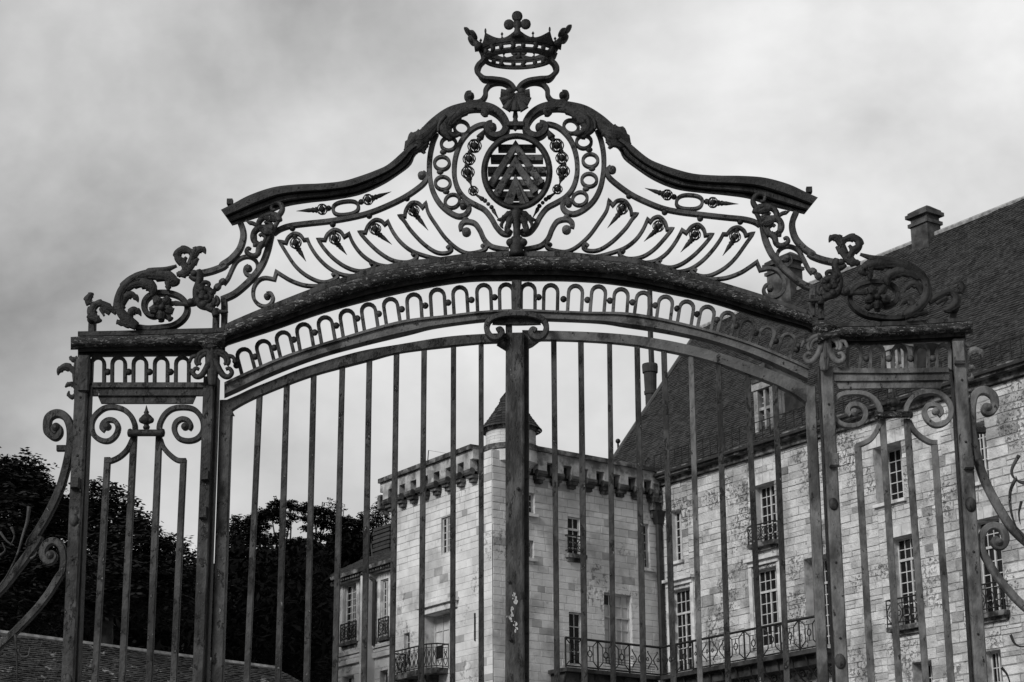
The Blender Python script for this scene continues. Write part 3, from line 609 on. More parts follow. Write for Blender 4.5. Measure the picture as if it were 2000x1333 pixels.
    for px, w0, w1 in ((Z5([(1180,310),(1200,360),(1190,420),(1170,480),(1180,560),(1240,610),(1320,650)]), 8, 7), (Z5([(1200,440),(1240,410),(1280,420),(1270,460)]), 6, 3), (Z5([(1180,500),(1240,470),(1290,490),(1290,550),(1240,580),(1210,550)]), 9, 5), (Z5([(1180,560),(1220,610),(1290,620),(1330,580),(1320,550)]), 9, 5), (Z5([(1120,350),(1160,380),(1200,370)]), 6, 6), (Z5([(1340,610),(1362,580),(1355,545),(1335,530)]), 5, 3), (Z5([(1130,560),(1160,590),(1110,600),(1060,595)]), 6, 5), (Z5([(1350,660),(1410,665),(1445,660)]), 5, 3), (Z5([(1330,640),(1340,700)]), 8, 7), (Z5([(1195,440),(1225,500),(1215,560)]), 11, 9)):
        curl(mb, [T(p) for p in px], w0, w1, .06)
    for x, y, r in ((1300,500,6), (1262,540,7), (1215,470,8), (1232,600,8), (1120,580,7.5), (1150,330,7)): gball(mb, T(Z5([(x, y)])[0]), r, .07)
    part('leaf_scroll', mb, 'iron_dark', smooth=True)
    for a, b, w in (((1338,640),(1332,830),12), ((1410,610),(1405,800),11), ((262,735),(258,870),14)):
        mb = MB(); sweep(mb, [T(p) for p in Z5([a, b])], w, .04, .03); part('stub_post', mb, 'iron_dark' if not side else 'iron')
    mb = MB(); gball(mb, T((179, 624)), 9, .03); part('bead', mb, 'iron_dark')

# ---------------- shield
SH = empty('shield', gp((1009, 336)), '', ''); del SH['label']; del SH['category']; SH.parent = GATE; SH.matrix_parent_inverse = GATE.matrix_world.inverted()
EC = (1009.5, 336.0)
def ell(rx, ry, n=48): return [(EC[0]+rx*math.cos(2*math.pi*j/n), EC[1]+ry*math.sin(2*math.pi*j/n)) for j in range(n)]
mb = MB(); N_ = 48; rs = []
for j in range(N_):
    a = 2*math.pi*j/N_; r = []
    for (q, v) in ((64.5, -.06), (69.5, -.01), (70, .045), (66.5, .075), (62, .078), (59.5, .06), (58, .0), (57.5, -.06)):
        r.append(gp((EC[0]+q*math.cos(a), EC[1]+(q+6)*math.sin(a)), v))
    rs.append(r)
mb.rings(rs, True); part('shield_ring', mb, 'iron_dark', SH, True)
for y, h in ((287, 12), (308, 14), (332, 15), (357, 15), (380, 15), (399, 10)):
    hw = 57*math.sqrt(max(0, 1-((y-EC[1])/64)**2)); mb = MB(); sweep(mb, [(EC[0]-hw, y), (EC[0]+hw, y)], h, .055, .0); part('shield_bar', mb, 'iron_crest', SH)
for ap, lg, w in (((1007,284),((957,362),(1057,358)),14), ((1007,316),((968,382),(1046,374)),15), ((1007,353),((990,399),(1027,397)),16)):
    mb = MB(); sweep(mb, [lg[0], ap, lg[1]], w, .022, .03); part('chevron', mb, 'iron_crest', SH)
mb = MB(); mb.add([gp(p, .05) for p in ((1007,352),(990,398),(1002,398),(1008,375),(1015,398),(1026,398))], [(0, 1, 2, 3), (0, 3, 4, 5)]); mb.add([gp(p, .03) for p in ((1007,352),(990,398),(1002,398),(1008,375),(1015,398),(1026,398))], [(3, 2, 1, 0), (5, 4, 3, 0)]); part('chevron', mb, 'iron_crest', SH)
# shell, collar, foot
mb = MB(); c = Z1([(985,765)])[0]
for j in range(7):
    a = R(-100+j*33.3); rr = 29 if j in (0, 6) else (30 if j % 2 else 33); e = (c[0]+rr*math.sin(a), c[1]+2+rr*.98*math.cos(a))
    leaf(mb, [c, ((c[0]+e[0])/2, (c[1]+e[1])/2), e], [3, 7.5, 9], 0, 0, .07, .5)
for s in (-1, 1): gball(mb, (c[0]+s*12, c[1]-6), 8, .07)
part('shell', mb, 'iron_dark', smooth=True)
mb = MB(); lathe(mb, Z1([(985,870)])[0], Z1([(985,1075)])[0], [(0, 5), (.2, 4), (.4, 5.5), (.48, 4), (.6, 6), (.75, 3.5), (.82, 5), (.92, 4), (1, .5)], .03); part('stem', mb, 'iron_dark', smooth=True)
mb = MB(); sweep(mb, Z1([(915,1005),(1055,1005)]), 11, .06, .05); part('collar', mb, 'iron_dark')
mb = MB(); z = lambda x, y: Z2([(x, y)])[0]
for s in (-1, 1):
    X = lambda dx: 955+s*dx
    leaf(mb, [z(X(10), 975), z(X(70), 1000), z(X(120), 1035), z(X(160), 1040)], [7, 8, 5, 1], 4, .4, .05); leaf(mb, [z(X(15), 990), z(X(60), 1050), z(X(75), 1130)], [6, 9, 3], 3, .3, .05); leaf(mb, [z(X(100), 1030), z(X(125), 1080), z(X(110), 1110)], [4, 4, 1], 2, .3, .05)
    curl(mb, [z(X(60), 1140), z(X(80), 1120), z(X(72), 1085), z(X(45), 1090)], 6, 4, .05); gball(mb, z(X(52), 1225), 8.5, .06)
lathe(mb, z(955, 960), z(955, 1335), [(0, 12), (.1, 14), (.25, 9), (.4, 7), (.58, 7), (.6, 11), (.68, 15), (.8, 16), (.88, 12), (.9, 15), (1, 15)], .04)
part('shield_foot', mb, 'iron_dark', smooth=True)

# ---------------- crown
CR = empty('crown', gp((1010, 130)), '', ''); del CR['label']; del CR['category']; CR.parent = GATE; CR.matrix_parent_inverse = GATE.matrix_world.inverted()
cz = gp((1012, 120), 0); kc = mpp((1010, 120)); RX = 70*kc; RY = RX*.60; Zv = Vector((0, 0, 1))
base = gp((1012.5, 119), 0)
def cpt(a, k, h): return base+GX*(RX*k*math.cos(a))+GN*(-RY*k*math.sin(a))+Zv*h       # a=-90 deg faces the viewer
NN = 48
def hoop(h0, h1, k0, k1, th, name, m='iron_dark'):
    mb = MB(); rs = []
    for j in range(NN):
        a = 2*math.pi*j/NN; rs.append([cpt(a, k0, h0), cpt(a, k1, h1), cpt(a, k1-th, h1), cpt(a, k0-th, h0)])
    mb.rings(rs, True); part(name, mb, m, CR)
H = 24*kc
hoop(0, H*.20, .965, 1.04, .12, 'hoop'); hoop(H*.18, H*.40, 1.02, 1.0, .06, 'hoop'); hoop(H*.66, H*.86, 1.03, 1.07, .07, 'hoop'); hoop(H*.84, H*1.04, 1.09, 1.13, .12, 'hoop')
for j in range(20):
    a = 2*math.pi*(j+.5)/20; mb = MB(); c = cpt(a, 1.0, H*.52)
    if j % 2: mb.ball(c, H*.2, H*.2, H*.28, 8, 6)
    else: mb.tube([cpt(a, .98, H*.25), cpt(a+.05, 1.02, H*.52), cpt(a, 1.05, H*.8)], H*.2, 6)
    part('crown_stone', mb, 'iron_dark', CR, True)
mb = MB(); rs = []
tips = 8
for j in range(128):
    a = 2*math.pi*j/128-math.pi/2; ph = (j/128*tips) % 1; d = min(ph, 1-ph)*2      # 0 at tip
    pearl = 1 if d > .93 else 0
    h = H*(1.18+.62*(1-d)**1.9+.10*pearl); k = 1.11+.17*(1-d)**2
    lo = H*1.0 if d > .42 or d < .07 else H*(1.0)
    rs.append([cpt(a, 1.10, lo), cpt(a, k, h), cpt(a, k-.05, h), cpt(a, 1.04, lo)])
mb.rings(rs, True); part('crown_points', mb, 'iron_dark', CR)
def trefoil(a, full, k, h, s, name='fleuron'):
    """three lobes on a stalk standing on the rim"""
    rad = (GX*math.cos(a)-GN*math.sin(a)*.6).normalized(); tan = Vector((-rad.y, rad.x, 0)); lean = (Zv*.85+rad*.60).normalized() if full else (Zv+rad*.15).normalized()
    b = cpt(a, k, h); mb = MB()
    mb.tube([b-lean*s*.2, b+lean*s*.3, b+lean*s*.7, b+lean*s*1.2], s*.24, 7, taper=[2.4, 1.3, 1.0, 1.2])
    c = b+lean*s*.95
    for (u, w, q) in ((0, .74, .47), (-.74, 0.0, .45), (.74, .0, .45)):
        cc = c+tan*(u*s)+lean*(w*s); n = 14; r = []
        for (d, f) in ((-.13, .6), (-.09, .95), (.09, .95), (.13, .6)):
            r.append([cc+(tan*math.cos(2*math.pi*i/n)+lean*math.sin(2*math.pi*i/n))*s*q*f*1.08+rad*(d*s) for i in range(n)])
        mb.rings(r)
    mb.ball(c, s*.45, s*.22, s*.45)
    part(name, mb, 'iron_dark', CR, True)
S_ = 19*kc
trefoil(-math.pi/2, 0, 1.12, H*1.35, S_*1.15)
trefoil(R(196), 1, 1.14, H*1.1, S_*1.15); trefoil(R(-16), 1, 1.14, H*1.1, S_*1.15); trefoil(math.pi/2, 0, 1.12, H*1.2, S_*.7)
for a in (-45, -135, 45, 135): mb = MB(); c = cpt(R(a), 1.26, H*1.95); mb.ball(c, H*.09, H*.09, H*.26, 6, 5); part('crown_tip', mb, 'iron_dark', CR)
for a in (-67.5, -112.5, -22.5, -157.5, 22.5, 67.5, 112.5, 157.5):
    mb = MB(); c = cpt(R(a), 1.12, H*1.2); mb.tube([c, c+Zv*H*.22, c+Zv*H*.32, c+Zv*H*.5], H*.08, 6, taper=[.7, .7, 1.6, .2]); part('crown_pearl', mb, 'iron_dark', CR)

# ---------------- the two leaves
LF = empty('gate_leaf', gp((700, 1333)).xy.to_3d(), 'left leaf of the iron gate, straight square bars and the thick meeting post', 'gate leaf', 'leaves of the iron gate')
RF = empty('gate_leaf', gp((1310, 1333)).xy.to_3d(), 'right leaf of the iron gate, straight square bars in front of the castle wing', 'gate leaf', 'leaves of the iron gate')
lt = [(432,786),(452,777)]+Z7([(300,1290),(400,1242),(600,1162),(800,1080),(1000,1015),(1200,955),(1400,905)])+Z8([(0,872),(400,808),(700,785),(900,778)])
lb = [(446,812),(462,800)]+Z7([(440,1335),(715,1222),(960,1135),(1190,1072),(1430,1010)])+Z8([(0,955),(400,905),(700,875),(900,868)])
rt_ = [(1020,645),(1045,645.5),(1085,646.5),(1134,648),(1190,651),(1244,656),(1297,664),(1350,675),(1404,689),(1460,707),(1514,726),(1560,745),(1592,758)]
rb_ = [(1020,668),(1045,668),(1085,668),(1134,669.5),(1190,673),(1244,679),(1297,689),(1350,700),(1404,715),(1460,736),(1514,757),(1552,778),(1576,798)]
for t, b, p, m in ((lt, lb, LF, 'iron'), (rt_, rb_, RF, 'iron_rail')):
    mb = MB(); moulding(mb, t, b, [(0, -.065), (.22, -.02), (1, -.02), (1, -.065)]); part('top_rail', mb, m, p)
LBARS = [((506,778),(481,1333),12),((559.5,752),(542,1333),12),((612,736),(598,1333),12),((668,718),(653.5,1333),11.5),((721,703),(710,1333),12),((774,694),(765,1333),11.5),((828,686),(822,1333),11.5),((885.5,676),(883.5,1333),11),((939.5,670),(939.7,1333),10.5)]
RBARS = [((1081.5,664),(1088,1333),11.5),((1134.5,666),(1142,1333),12.5),((1190.6,670),(1198,1333),11),((1244.5,676),(1257,1333),12),((1297,686),(1316,1333),12),((1350,696),(1368,1333),11),((1403.5,712),(1423,1333),11.5),((1460,733),(1487,1333),11.5),((1514,752),(1538,1333),11.5)]
for B, p in ((LBARS, LF), (RBARS, RF)):
    for a, b, w in B: post('bar', (a[0]-(b[0]-a[0])*.014, a[1]-8), b, w*.93, 'iron' if (a[0] < 1300 or int(a[0]) % 3) else 'iron_pale', .028, -.032, p)
post('stile', (441,781), (423,1333), 24, 'iron', .05, -.02, LF); post('stile', (1583,755), (1609,1333), 20, 'iron_pale', .05, -.02, RF)
post('meeting_post', (1005.5,650), (1005.5,1333), 36, 'iron_post', .05, .02, LF); post('stile', (1028,650), (1028,1333), 10, 'iron_dark', .05, -.02, RF)
for tri, p in (([(988,662),(972,671),(970,674),(988,685)], LF), ([(1031,662),(1052,668),(1040,677),(1031,681)], RF), ([(989,764),(976,780),(976,783),(989,783)], LF), ([(438,812),(458,812),(452,800)], LF)):
    mb = MB(); n = len(tri); mb.add([gp(q, -.02) for q in tri]+[gp(q, -.02)-GN*.02 for q in tri], [tuple(range(n)), tuple(range(2*n-1, n-1, -1))]+[(i, (i+1) % n, n+(i+1) % n, n+i) for i in range(n)]); part('gusset', mb, 'iron_dark', p)
for p_, a, b in ((LF, 430, 1000), (RF, 1030, 1600)):
    for z_ in (.25, 1.25):
        A = gp((a, 1333), -.02); B = gp((b, 1333), -.02); A.z = B.z = z_; mb = MB(); mb.box((A+B)/2-GN*.012, (B-A)/2, GN*.014, Vector((0, 0, .03))); part('cross_rail', mb, 'iron', p_)
mb = MB(); mb.box(gp((994,648), 0), GX*.02, GN*.02, Vector((0, 0, .04))); part('drop_bolt', mb, 'iron_dark', LF)
for c in ((992,661),(994,1136),(1012,955),(997,1250)): mb = MB(); gball(mb, c, 3.5, .03, .6, 8); part('rivet', mb, 'iron_dark', LF)
# scroll clasp over the meeting post
for s in (-1, 1):
    X = lambda x: 983+s*(983-x)
    P = Z8([(X(x), y) for x, y in [(845,790),(818,775),(815,745),(845,725),(880,760),(868,800),(820,825),(765,812),(732,765),(727,710),(760,655),(820,625),(900,612),(985,610)]][2 if False else 0:])
    P = Z8([(X(x), y) for x, y in [(820,752),(845,740),(862,765),(845,795),(800,812),(755,785),(732,730),(745,675),(790,640),(860,620),(930,612),(983,610)]])
    mb = MB(); sweep(mb, cm(P, 6), 11, .05, .085); part('clasp_scroll', mb, 'iron')
mb = MB(); moulding(mb, Z8([(790,655),(983,645),(1180,655)]), Z8([(780,712),(983,718),(1190,712)]), [(0, -.06), (.2, .04), (1, .04), (1, -.06)]); part('clasp_plate', mb, 'iron_dark')
rgf = random.Random(9)
for tp, bt, w, p in (((160,700),(131,1333),24,GATE),((408,735),(386,1333),21,GATE),((1615,716),(1646,1333),24,GATE),((1873,662),(1918,1333),24,GATE)):
    for t in (.12, .30, .62, .86):
        c = (tp[0]+(bt[0]-tp[0])*t+rgf.uniform(-2, 2), tp[1]+(bt[1]-tp[1])*t); mb = MB(); gball(mb, c, 2.6, .052, .6, 8); part('rivet', mb, 'iron_dark', p)
mb = MB(); V_ = []
for _ in range(34):      # splash of white paint on the meeting post
    t = rgf.random(); c = (1001+rgf.gauss(0, 3.2)+5*math.sin(t*9), 1160+75*t); a_, b_ = rgf.uniform(.7, 2.2), rgf.uniform(1.5, 5.5)
    n = 7; mb.add([gp((c[0]+a_*math.cos(2*math.pi*k/n)*rgf.uniform(.6, 1.2), c[1]+b_*math.sin(2*math.pi*k/n)*rgf.uniform(.6, 1.2)), .0215) for k in range(n)], [tuple(range(n))])
o = mb.build('paint_splash', 'blind', LF, fix=False); o['kind'] = 'stuff'
#@@BUILD
# ------------------------------------------------------------------ buildings: vertical wall planes standing 60-90 m away
class Plane:
    def __init__(s, p0, az, flip=False):
        s.p0 = Vector((p0[0], p0[1], 0)); s.d = Vector((math.sin(az), math.cos(az), 0)); s.n = Vector((s.d.y, -s.d.x, 0))
        if s.n.y > 0: s.n = -s.n
    def un(s, p, off=0.0):
        d = raydir(*p); t = ((s.p0+s.n*off-CAM).dot(s.n))/d.dot(s.n); return CAM+d*t
    def sz(s, p, off=0.0):
        q = s.un(p, off); return (q-s.p0).dot(s.d), q.z
    def pt(s, a, z, off=0.0): return s.p0+s.d*a+s.n*off+Vector((0, 0, z))
def at(px, py, Y):
    d = raydir(px, py); return CAM+d*(Y/d.y)
AZL, AZR = R(180-34.8), R(53)            # along the wing (towards us, rightwards) / along the tower's right face (away, rightwards)
C0 = at(961, 905, 75.0)
T1 = Plane(C0, AZL); T2 = Plane(C0, AZR)
inner = T2.un((1287, 1000)); FA = Plane(inner, AZL)
def sbox(mb, P, s0, s1, z0, z1, o0, o1):
    mb.hexa([P.pt(s0, z0, o0), P.pt(s1, z0, o0), P.pt(s1, z0, o1), P.pt(s0, z0, o1)], [P.pt(s0, z1, o0), P.pt(s1, z1, o0), P.pt(s1, z1, o1), P.pt(s0, z1, o1)])
UNIT = {}
def stone_mesh(m, v=0):
    """one of eight hewn blocks with slightly skewed faces, shared between stones"""
    if (m, v) not in UNIT:
        rv = random.Random(v*31+5); amp = .045 if m == 'stone' else .008; mb = MB(); r = .5; rs = []
        cj = [(rv.uniform(-amp, amp)*.6, rv.uniform(-amp, amp)*1.6) for _ in range(4)]; cy = [rv.uniform(-.10, .06) for _ in range(4)]
        for (y, f, g) in ((-r, 1.0, 1.0), (.25, 1.0, 1.0), (.5, .97, .92)):
            rs.append([Vector((sx*r*f-abs(cj[k][0])*sx, y+(cy[k] if y > 0 else 0), sz_*r*g-abs(cj[k][1])*sz_)) for k, (sx, sz_) in enumerate(((-1, -1), (1, -1), (1, 1), (-1, 1)))])
        mb.rings(rs); me = bpy.data.meshes.new('stone'); me.from_pydata(mb.v, [], mb.f); me.materials.append(M[m]); me.update()
        bm = bmesh.new(); bm.from_mesh(me); bmesh.ops.recalc_face_normals(bm, faces=bm.faces); bm.to_mesh(me); bm.free()
        UNIT[(m, v)] = me
    return UNIT[(m, v)]
def wall(root, P, s0, s1, z0, z1, ops, m, zb=0.0, course=.30, ln=(.38, .85), proud=.03, nparts=0, key=None, rough=.012, name='wall', mort='mortar', seed=1):
    """masonry: recessed backing sheet with holes for openings (s0,s1,z0,z1,reveal depth) and individually laid stones"""
    rg = random.Random(seed)
    S = sorted({s0, s1}|{v for o in ops for v in (o[0], o[1]) if s0 < v < s1}); Zs = sorted({zb, z1}|{v for o in ops for v in (o[2], o[3]) if zb < v < z1})
    mb = MB()
    for a, b in zip(S, S[1:]):
        for c, d in zip(Zs, Zs[1:]):
            if any(o[0] <= a+1e-6 and b <= o[1]+1e-6 and o[2] <= c+1e-6 and d <= o[3]+1e-6 for o in ops): continue
            mb.add([P.pt(a, c), P.pt(b, c), P.pt(b, d), P.pt(a, d)], [(0, 1, 2, 3)])
    mb.build(name, mort, root, fix=False)
    rects = []
    bays = [s0]
    if m == 'stone':
        edges = sorted({o[0] for o in ops}|{o[1] for o in ops})
        for e in edges:
            if s0+1.2 < e < s1-.5 and e-bays[-1] > 1.5: bays.append(e)
    bays.append(s1)
    for b0, b1 in zip(bays, bays[1:]):
        z = z0; cf = rg.uniform(.78, 1.25) if m == 'stone' else 1; lf = rg.uniform(.8, 1.25) if m == 'stone' else 1
        while z < z1-.05:
            h = min(course*cf*(rg.uniform(.66, 1.38) if m == 'stone' else rg.uniform(.82, 1.2)), z1-z)
            if z1-(z+h) < .12: h = z1-z
            cuts = sorted({b0, b1}|{v for o in ops if o[2] < z+h and o[3] > z for v in (o[0], o[1]) if b0 < v < b1})
            for a, b in zip(cuts, cuts[1:]):
                zl, zh = z, z+h
                for o in ops:
                    if o[0] <= a+1e-6 and b <= o[1]+1e-6 and o[2] < zh and o[3] > zl:
                        if o[2] > zl+.04: zh = o[2]
                        elif o[3] < zh-.04: zl = o[3]
                        else: zl = zh = 0
                if zh-zl < .04: continue
                x = a
                while x < b-1e-4:
                    l = rg.uniform(*ln)*lf
                    if b-(x+l) < ln[0]*.6: l = b-x
                    e_ = min(x+l, b)
                    if m == 'stone' and zh-zl > .3 and rg.random() < .18: q = zl+(zh-zl)*rg.uniform(.4, .6); rects.append((x, e_, zl, q)); rects.append((x, e_, q, zh))
                    else: rects.append((x, e_, zl, zh))
                    x += l
            z += h
    if key: rects.sort(key=key)
    j = .004 if m == 'ashlar' else .006; big = MB(); rot = Matrix((( P.d.x, P.n.x, 0), (P.d.y, P.n.y, 0), (0, 0, 1))).to_4x4()
    for i, (a, b, c, d) in enumerate(rects):
        pr = proud+rg.uniform(-rough, rough); ce = P.pt((a+b)/2, (c+d)/2, pr-.04)
        if i < nparts:
            o = bpy.data.objects.new('stone', stone_mesh(m, rg.randrange(8))); COL.objects.link(o)
            o.matrix_world = Matrix.Translation(ce) @ rot @ Matrix.Diagonal((b-a-2*j, .08, d-c-2*j, 1)); o.parent = root; o.matrix_parent_inverse = root.matrix_world.inverted()
        else:
            A, B, C, D_ = a+j, b-j, c+j, d-j; e = .012
            q_ = .016 if m == 'stone' else .003; jt = [rg.uniform(-q_, q_) for _ in range(8)]; dp = [rg.uniform(-.010, .006) if m == 'stone' else 0 for _ in range(4)]
            big.add([P.pt(A, C, 0), P.pt(B, C, 0), P.pt(B, D_, 0), P.pt(A, D_, 0), P.pt(A+e+jt[4], C+e+jt[0], pr+dp[0]), P.pt(B-e+jt[5], C+e+jt[1], pr+dp[1]), P.pt(B-e+jt[6], D_-e+jt[2], pr+dp[2]), P.pt(A+e+jt[7], D_-e+jt[3], pr+dp[3])],
                    [(4, 5, 6, 7), (0, 1, 5, 4), (1, 2, 6, 5), (2, 3, 7, 6), (3, 0, 4, 7)])
    if big.v:
        o = big.build('masonry', m, root, fix=False); o['kind'] = 'stuff'
        bm = bmesh.new(); bm.from_mesh(o.data); bmesh.ops.recalc_face_normals(bm, faces=bm.faces)
        bm.to_mesh(o.data); bm.free()
def opening(P, x0, x1, y0, y1):
    xm, ym = (x0+x1)/2, (y0+y1)/2
    a = P.sz((x0, ym))[0]; b = P.sz((x1, ym))[0]; return min(a, b), max(a, b), P.sz((xm, y1))[1], P.sz((xm, y0))[1]
def window(root, P, o, rec=.35, cols=4, rows=5, transom=0, top_rows=2, sill=True, lining='trim', blind=False, hood=False, fr=.06):
    a, b, c, d = o; w = b-a; back = -rec
    mb = MB(); t = .02   # reveals of the embrasure, as slabs lining the hole
    sbox(mb, P, a-.12, a, c-.1, d+.1, back-.1, -.004); sbox(mb, P, b, b+.12, c-.1, d+.1, back-.1, -.004); sbox(mb, P, a, b, d, d+.12, back-.1, -.004); sbox(mb, P, a, b, c-.12, c, back-.1, -.004)
    W_ = mb.build('window', lining, root)
    mb = MB(); q = .05
    for (s0, s1, z0, z1) in ((a, a+fr, c, d), (b-fr, b, c, d), (a+fr, b-fr, d-fr, d), (a+fr, b-fr, c, c+fr*1.4)): sbox(mb, P, s0, s1, z0, z1, back, back+.06)
    zt = d-fr
    if transom: zt = c+(d-c)*(1-transom); sbox(mb, P, a+fr, b-fr, zt, zt+fr*1.5, back+.002, back+.09)
    mid = (a+b)/2
    if cols > 2: sbox(mb, P, mid-fr*.6, mid+fr*.6, c+fr, zt, back+.002, back+.075)
    mb.build('window_frame', 'frame', W_)
    def grid(z0, z1, nr):
        mbb = MB(); cw = (b-a-2*fr)/cols; rh = (z1-z0)/nr; g = .017
        for i in range(1, cols): x = a+fr+cw*i; sbox(mbb, P, x-g, x+g, z0, z1, back+.015, back+.05)
        for k in range(1, nr): z = z0+rh*k; sbox(mbb, P, a+fr, b-fr, z-g, z+g, back+.012, back+.047)
        mbb.build('glazing_bar', 'frame', W_)
        for i in range(cols):
            for k in range(nr):
                mbb = MB(); jx = random.uniform(-.004, .004); x0, x1 = a+fr+cw*i, a+fr+cw*(i+1); y0, y1 = z0+rh*k, z0+rh*(k+1)
                mbb.add([P.pt(x0, y0, back+.01+jx), P.pt(x1, y0, back+.01), P.pt(x1, y1, back+.01-jx), P.pt(x0, y1, back+.01)], [(0, 1, 2, 3)])
                mbb.build('pane', 'blind' if (blind and random.random() < .9) else 'glass', W_, fix=False)
    grid(c+fr, zt, rows)
    if transom: grid(zt+fr*1.5, d-fr, top_rows)
    if sill:
        mb = MB(); sbox(mb, P, a-.10, b+.10, c-.14, c-.02, -.002, .14); mb.build('sill', 'trim', W_)
    if hood:
        mb = MB(); sbox(mb, P, a-.32, b+.32, d+.34, d+.46, .02, .28); sbox(mb, P, a-.22, b+.22, d+.16, d+.34, .02, .14); sbox(mb, P, a-.26, a-.06, c, d+.16, .02, .09); sbox(mb, P, b+.06, b+.26, c, d+.16, .02, .09); mb.build('window_hood', 'trim', W_)
    return W_
def balconet(root, P, o, h=.95, out=.28, m='black_iron', arm=.5):
    a, b, c, d = o; a -= .14; b += .14; mb = MB(); r = .019
    mb.tube([P.pt(a, c+h, .0), P.pt(a, c+h, out), P.pt(b, c+h, out), P.pt(b, c+h, .0)], r*1.6, 5); mb.tube([P.pt(a, c+.1, .0), P.pt(a, c+.1, out), P.pt(b, c+.1, out), P.pt(b, c+.1, 0)], r*1.3, 5)
    mb.tube([P.pt(a, c+h*.82, out), P.pt(b, c+h*.82, out)], r, 5)
    n = max(2, int((b-a)/.34)); wv = (b-a)/n
    for i in range(n+1): mb.tube([P.pt(a+i*wv, c-.04, out), P.pt(a+i*wv, c+h, out)], r*1.2, 5)
    for i in range(n):
        x = a+(i+.5)*wv
        for s in (-1, 1):
            mb.tube([P.pt(x+s*(.02+wv*.40*math.sin(math.pi*t)), c+.12+(h*.66)*t, out) for t in [k/8 for k in range(9)]], r, 5)
        mb.tube([P.pt(x+.09*wv/.34*math.cos(q), c+.12+h*.33+.10*math.sin(q), out) for q in [2*math.pi*k/10 for k in range(10)]], r*.9, 5, True)
    bl = mb.build('balconet', m, root)
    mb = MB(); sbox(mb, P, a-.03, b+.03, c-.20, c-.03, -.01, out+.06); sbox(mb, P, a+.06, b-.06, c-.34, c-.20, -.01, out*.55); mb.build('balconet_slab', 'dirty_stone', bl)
def rail(root, P, s0, s1, z, h, off, n, name='railing', scrolls=()):
    """wrought iron balustrade: framed panels with diagonals, inner rectangle and oval"""
    r = .029; w = (s1-s0)/n
    for i in range(n):
        a, b = s0+i*w, s0+(i+1)*w; mb = MB(); m_ = (a+b)/2
        mb.tube([P.pt(a, z, off), P.pt(a, z+h, off)], r*1.3, 5)
        if i == n-1: mb.tube([P.pt(b, z, off), P.pt(b, z+h, off)], r*1.3, 5)
        mb.tube([P.pt(a, z+h, off), P.pt(b, z+h, off)], r*1.7, 5); mb.tube([P.pt(a, z+.06, off), P.pt(b, z+.06, off)], r, 5)
        if i in scrolls:
            for s in (-1, 1):
                for k in (-1, 1):
                    mb.tube([P.pt(m_+s*(.04+w*.26*(1-math.cos(t*4.6)*(1-t*.62))*.5+w*.1*t), z+h*.52+k*(h*.36*math.sin(t*1.5)-h*.16*max(0, t-.6)), off) for t in [q/14 for q in range(15)]], r*.8, 5)
                mb.tube([P.pt(m_+s*w*.34+.055*math.cos(q), z+h*.55+.07*math.sin(q), off) for q in [2*math.pi*j/8 for j in range(8)]], r*.7, 5, True)
        else:
            iw, ih = w*.20, h*.26; zc = z+h*.53
            mb.tube([P.pt(m_+sx*iw, zc+sz_*ih, off) for sx, sz_ in ((-1, -1), (1, -1), (1, 1), (-1, 1))], r*.8, 5, True)
            for sx in (-1, 1):
                for sz_ in (-1, 1): mb.tube([P.pt(m_+sx*iw, zc+sz_*ih, off), P.pt(m_+sx*w*.5, z+(h if sz_ > 0 else .06), off)], r*.8, 5)
            mb.tube([P.pt(m_+.11*math.cos(q), zc+.13*math.sin(q), off) for q in [2*math.pi*j/10 for j in range(10)]], r*.8, 5, True)
            for sz_ in (-1, 1): mb.tube([P.pt(m_, zc+sz_*.13, off), P.pt(m_, zc+sz_*ih, off)], r*.7, 5)
        mb.build(name, 'black_iron', root)
def tiled(root, A, B, C, D_, m='tile', row=.14, tw=.19, seed=3, gaps=None, bend=0):
    """tile courses laid on the slope: A-B along the eave, D-C along the ridge"""
    rg = random.Random(seed); A, B, C, D_ = map(Vector, (A, B, C, D_)); up = ((D_+C)/2-(A+B)/2); hd = (B-A).normalized(); nrm = hd.cross(up).normalized()
    if nrm.z < 0: nrm = -nrm
    upn = nrm.cross(hd).normalized()
    if upn.z < 0: upn = -upn
    L_ = (D_-A).length; n = max(1, int(up.length/row)); mb = MB()
    for i in range(n):
        t = i/n; t2 = (i+1.25)/n; l = A.lerp(D_, t); r = B.lerp(C, t); l2 = A.lerp(D_, min(t2, 1)); W_ = (r-l).length; k = max(1, int(W_/tw)); ph = (i % 2)*.5
        for j in range(k+1):
            x0 = max(0, (j-ph)/k); x1 = min(1, (j+1-ph)/k)
            if x1-x0 < .15/k: continue
            p = l.lerp(r, x0); q = l.lerp(r, x1); sg_ = nrm*(.10*noise.noise(p*.22)+.03*noise.noise(p*1.1)); p = p+sg_; q = q+sg_; e = rg.uniform(.022, .045); g = (q-p)*.03; du = upn*row*1.2; dz = -upn*(rg.uniform(-.01, .018)+(.07 if rg.random() < .012 else 0))
            mb.add([p+g+dz, q-g+dz, q-g+dz+nrm*e, p+g+dz+nrm*e, p+g+du, q-g+du, q-g+du+nrm*.008, p+g+du+nrm*.008], [(0, 1, 2, 3), (3, 2, 6, 7), (1, 5, 6, 2), (0, 3, 7, 4)])
    o = mb.build('roof_tiles', m, root, fix=False); o['kind'] = 'stuff'
    b2 = MB(); b2.add([A-nrm*.16, B-nrm*.16, C-nrm*.16, D_-nrm*.16], [(0, 1, 2, 3)]); b2.build('roof_deck', m, root, fix=False)
    return o

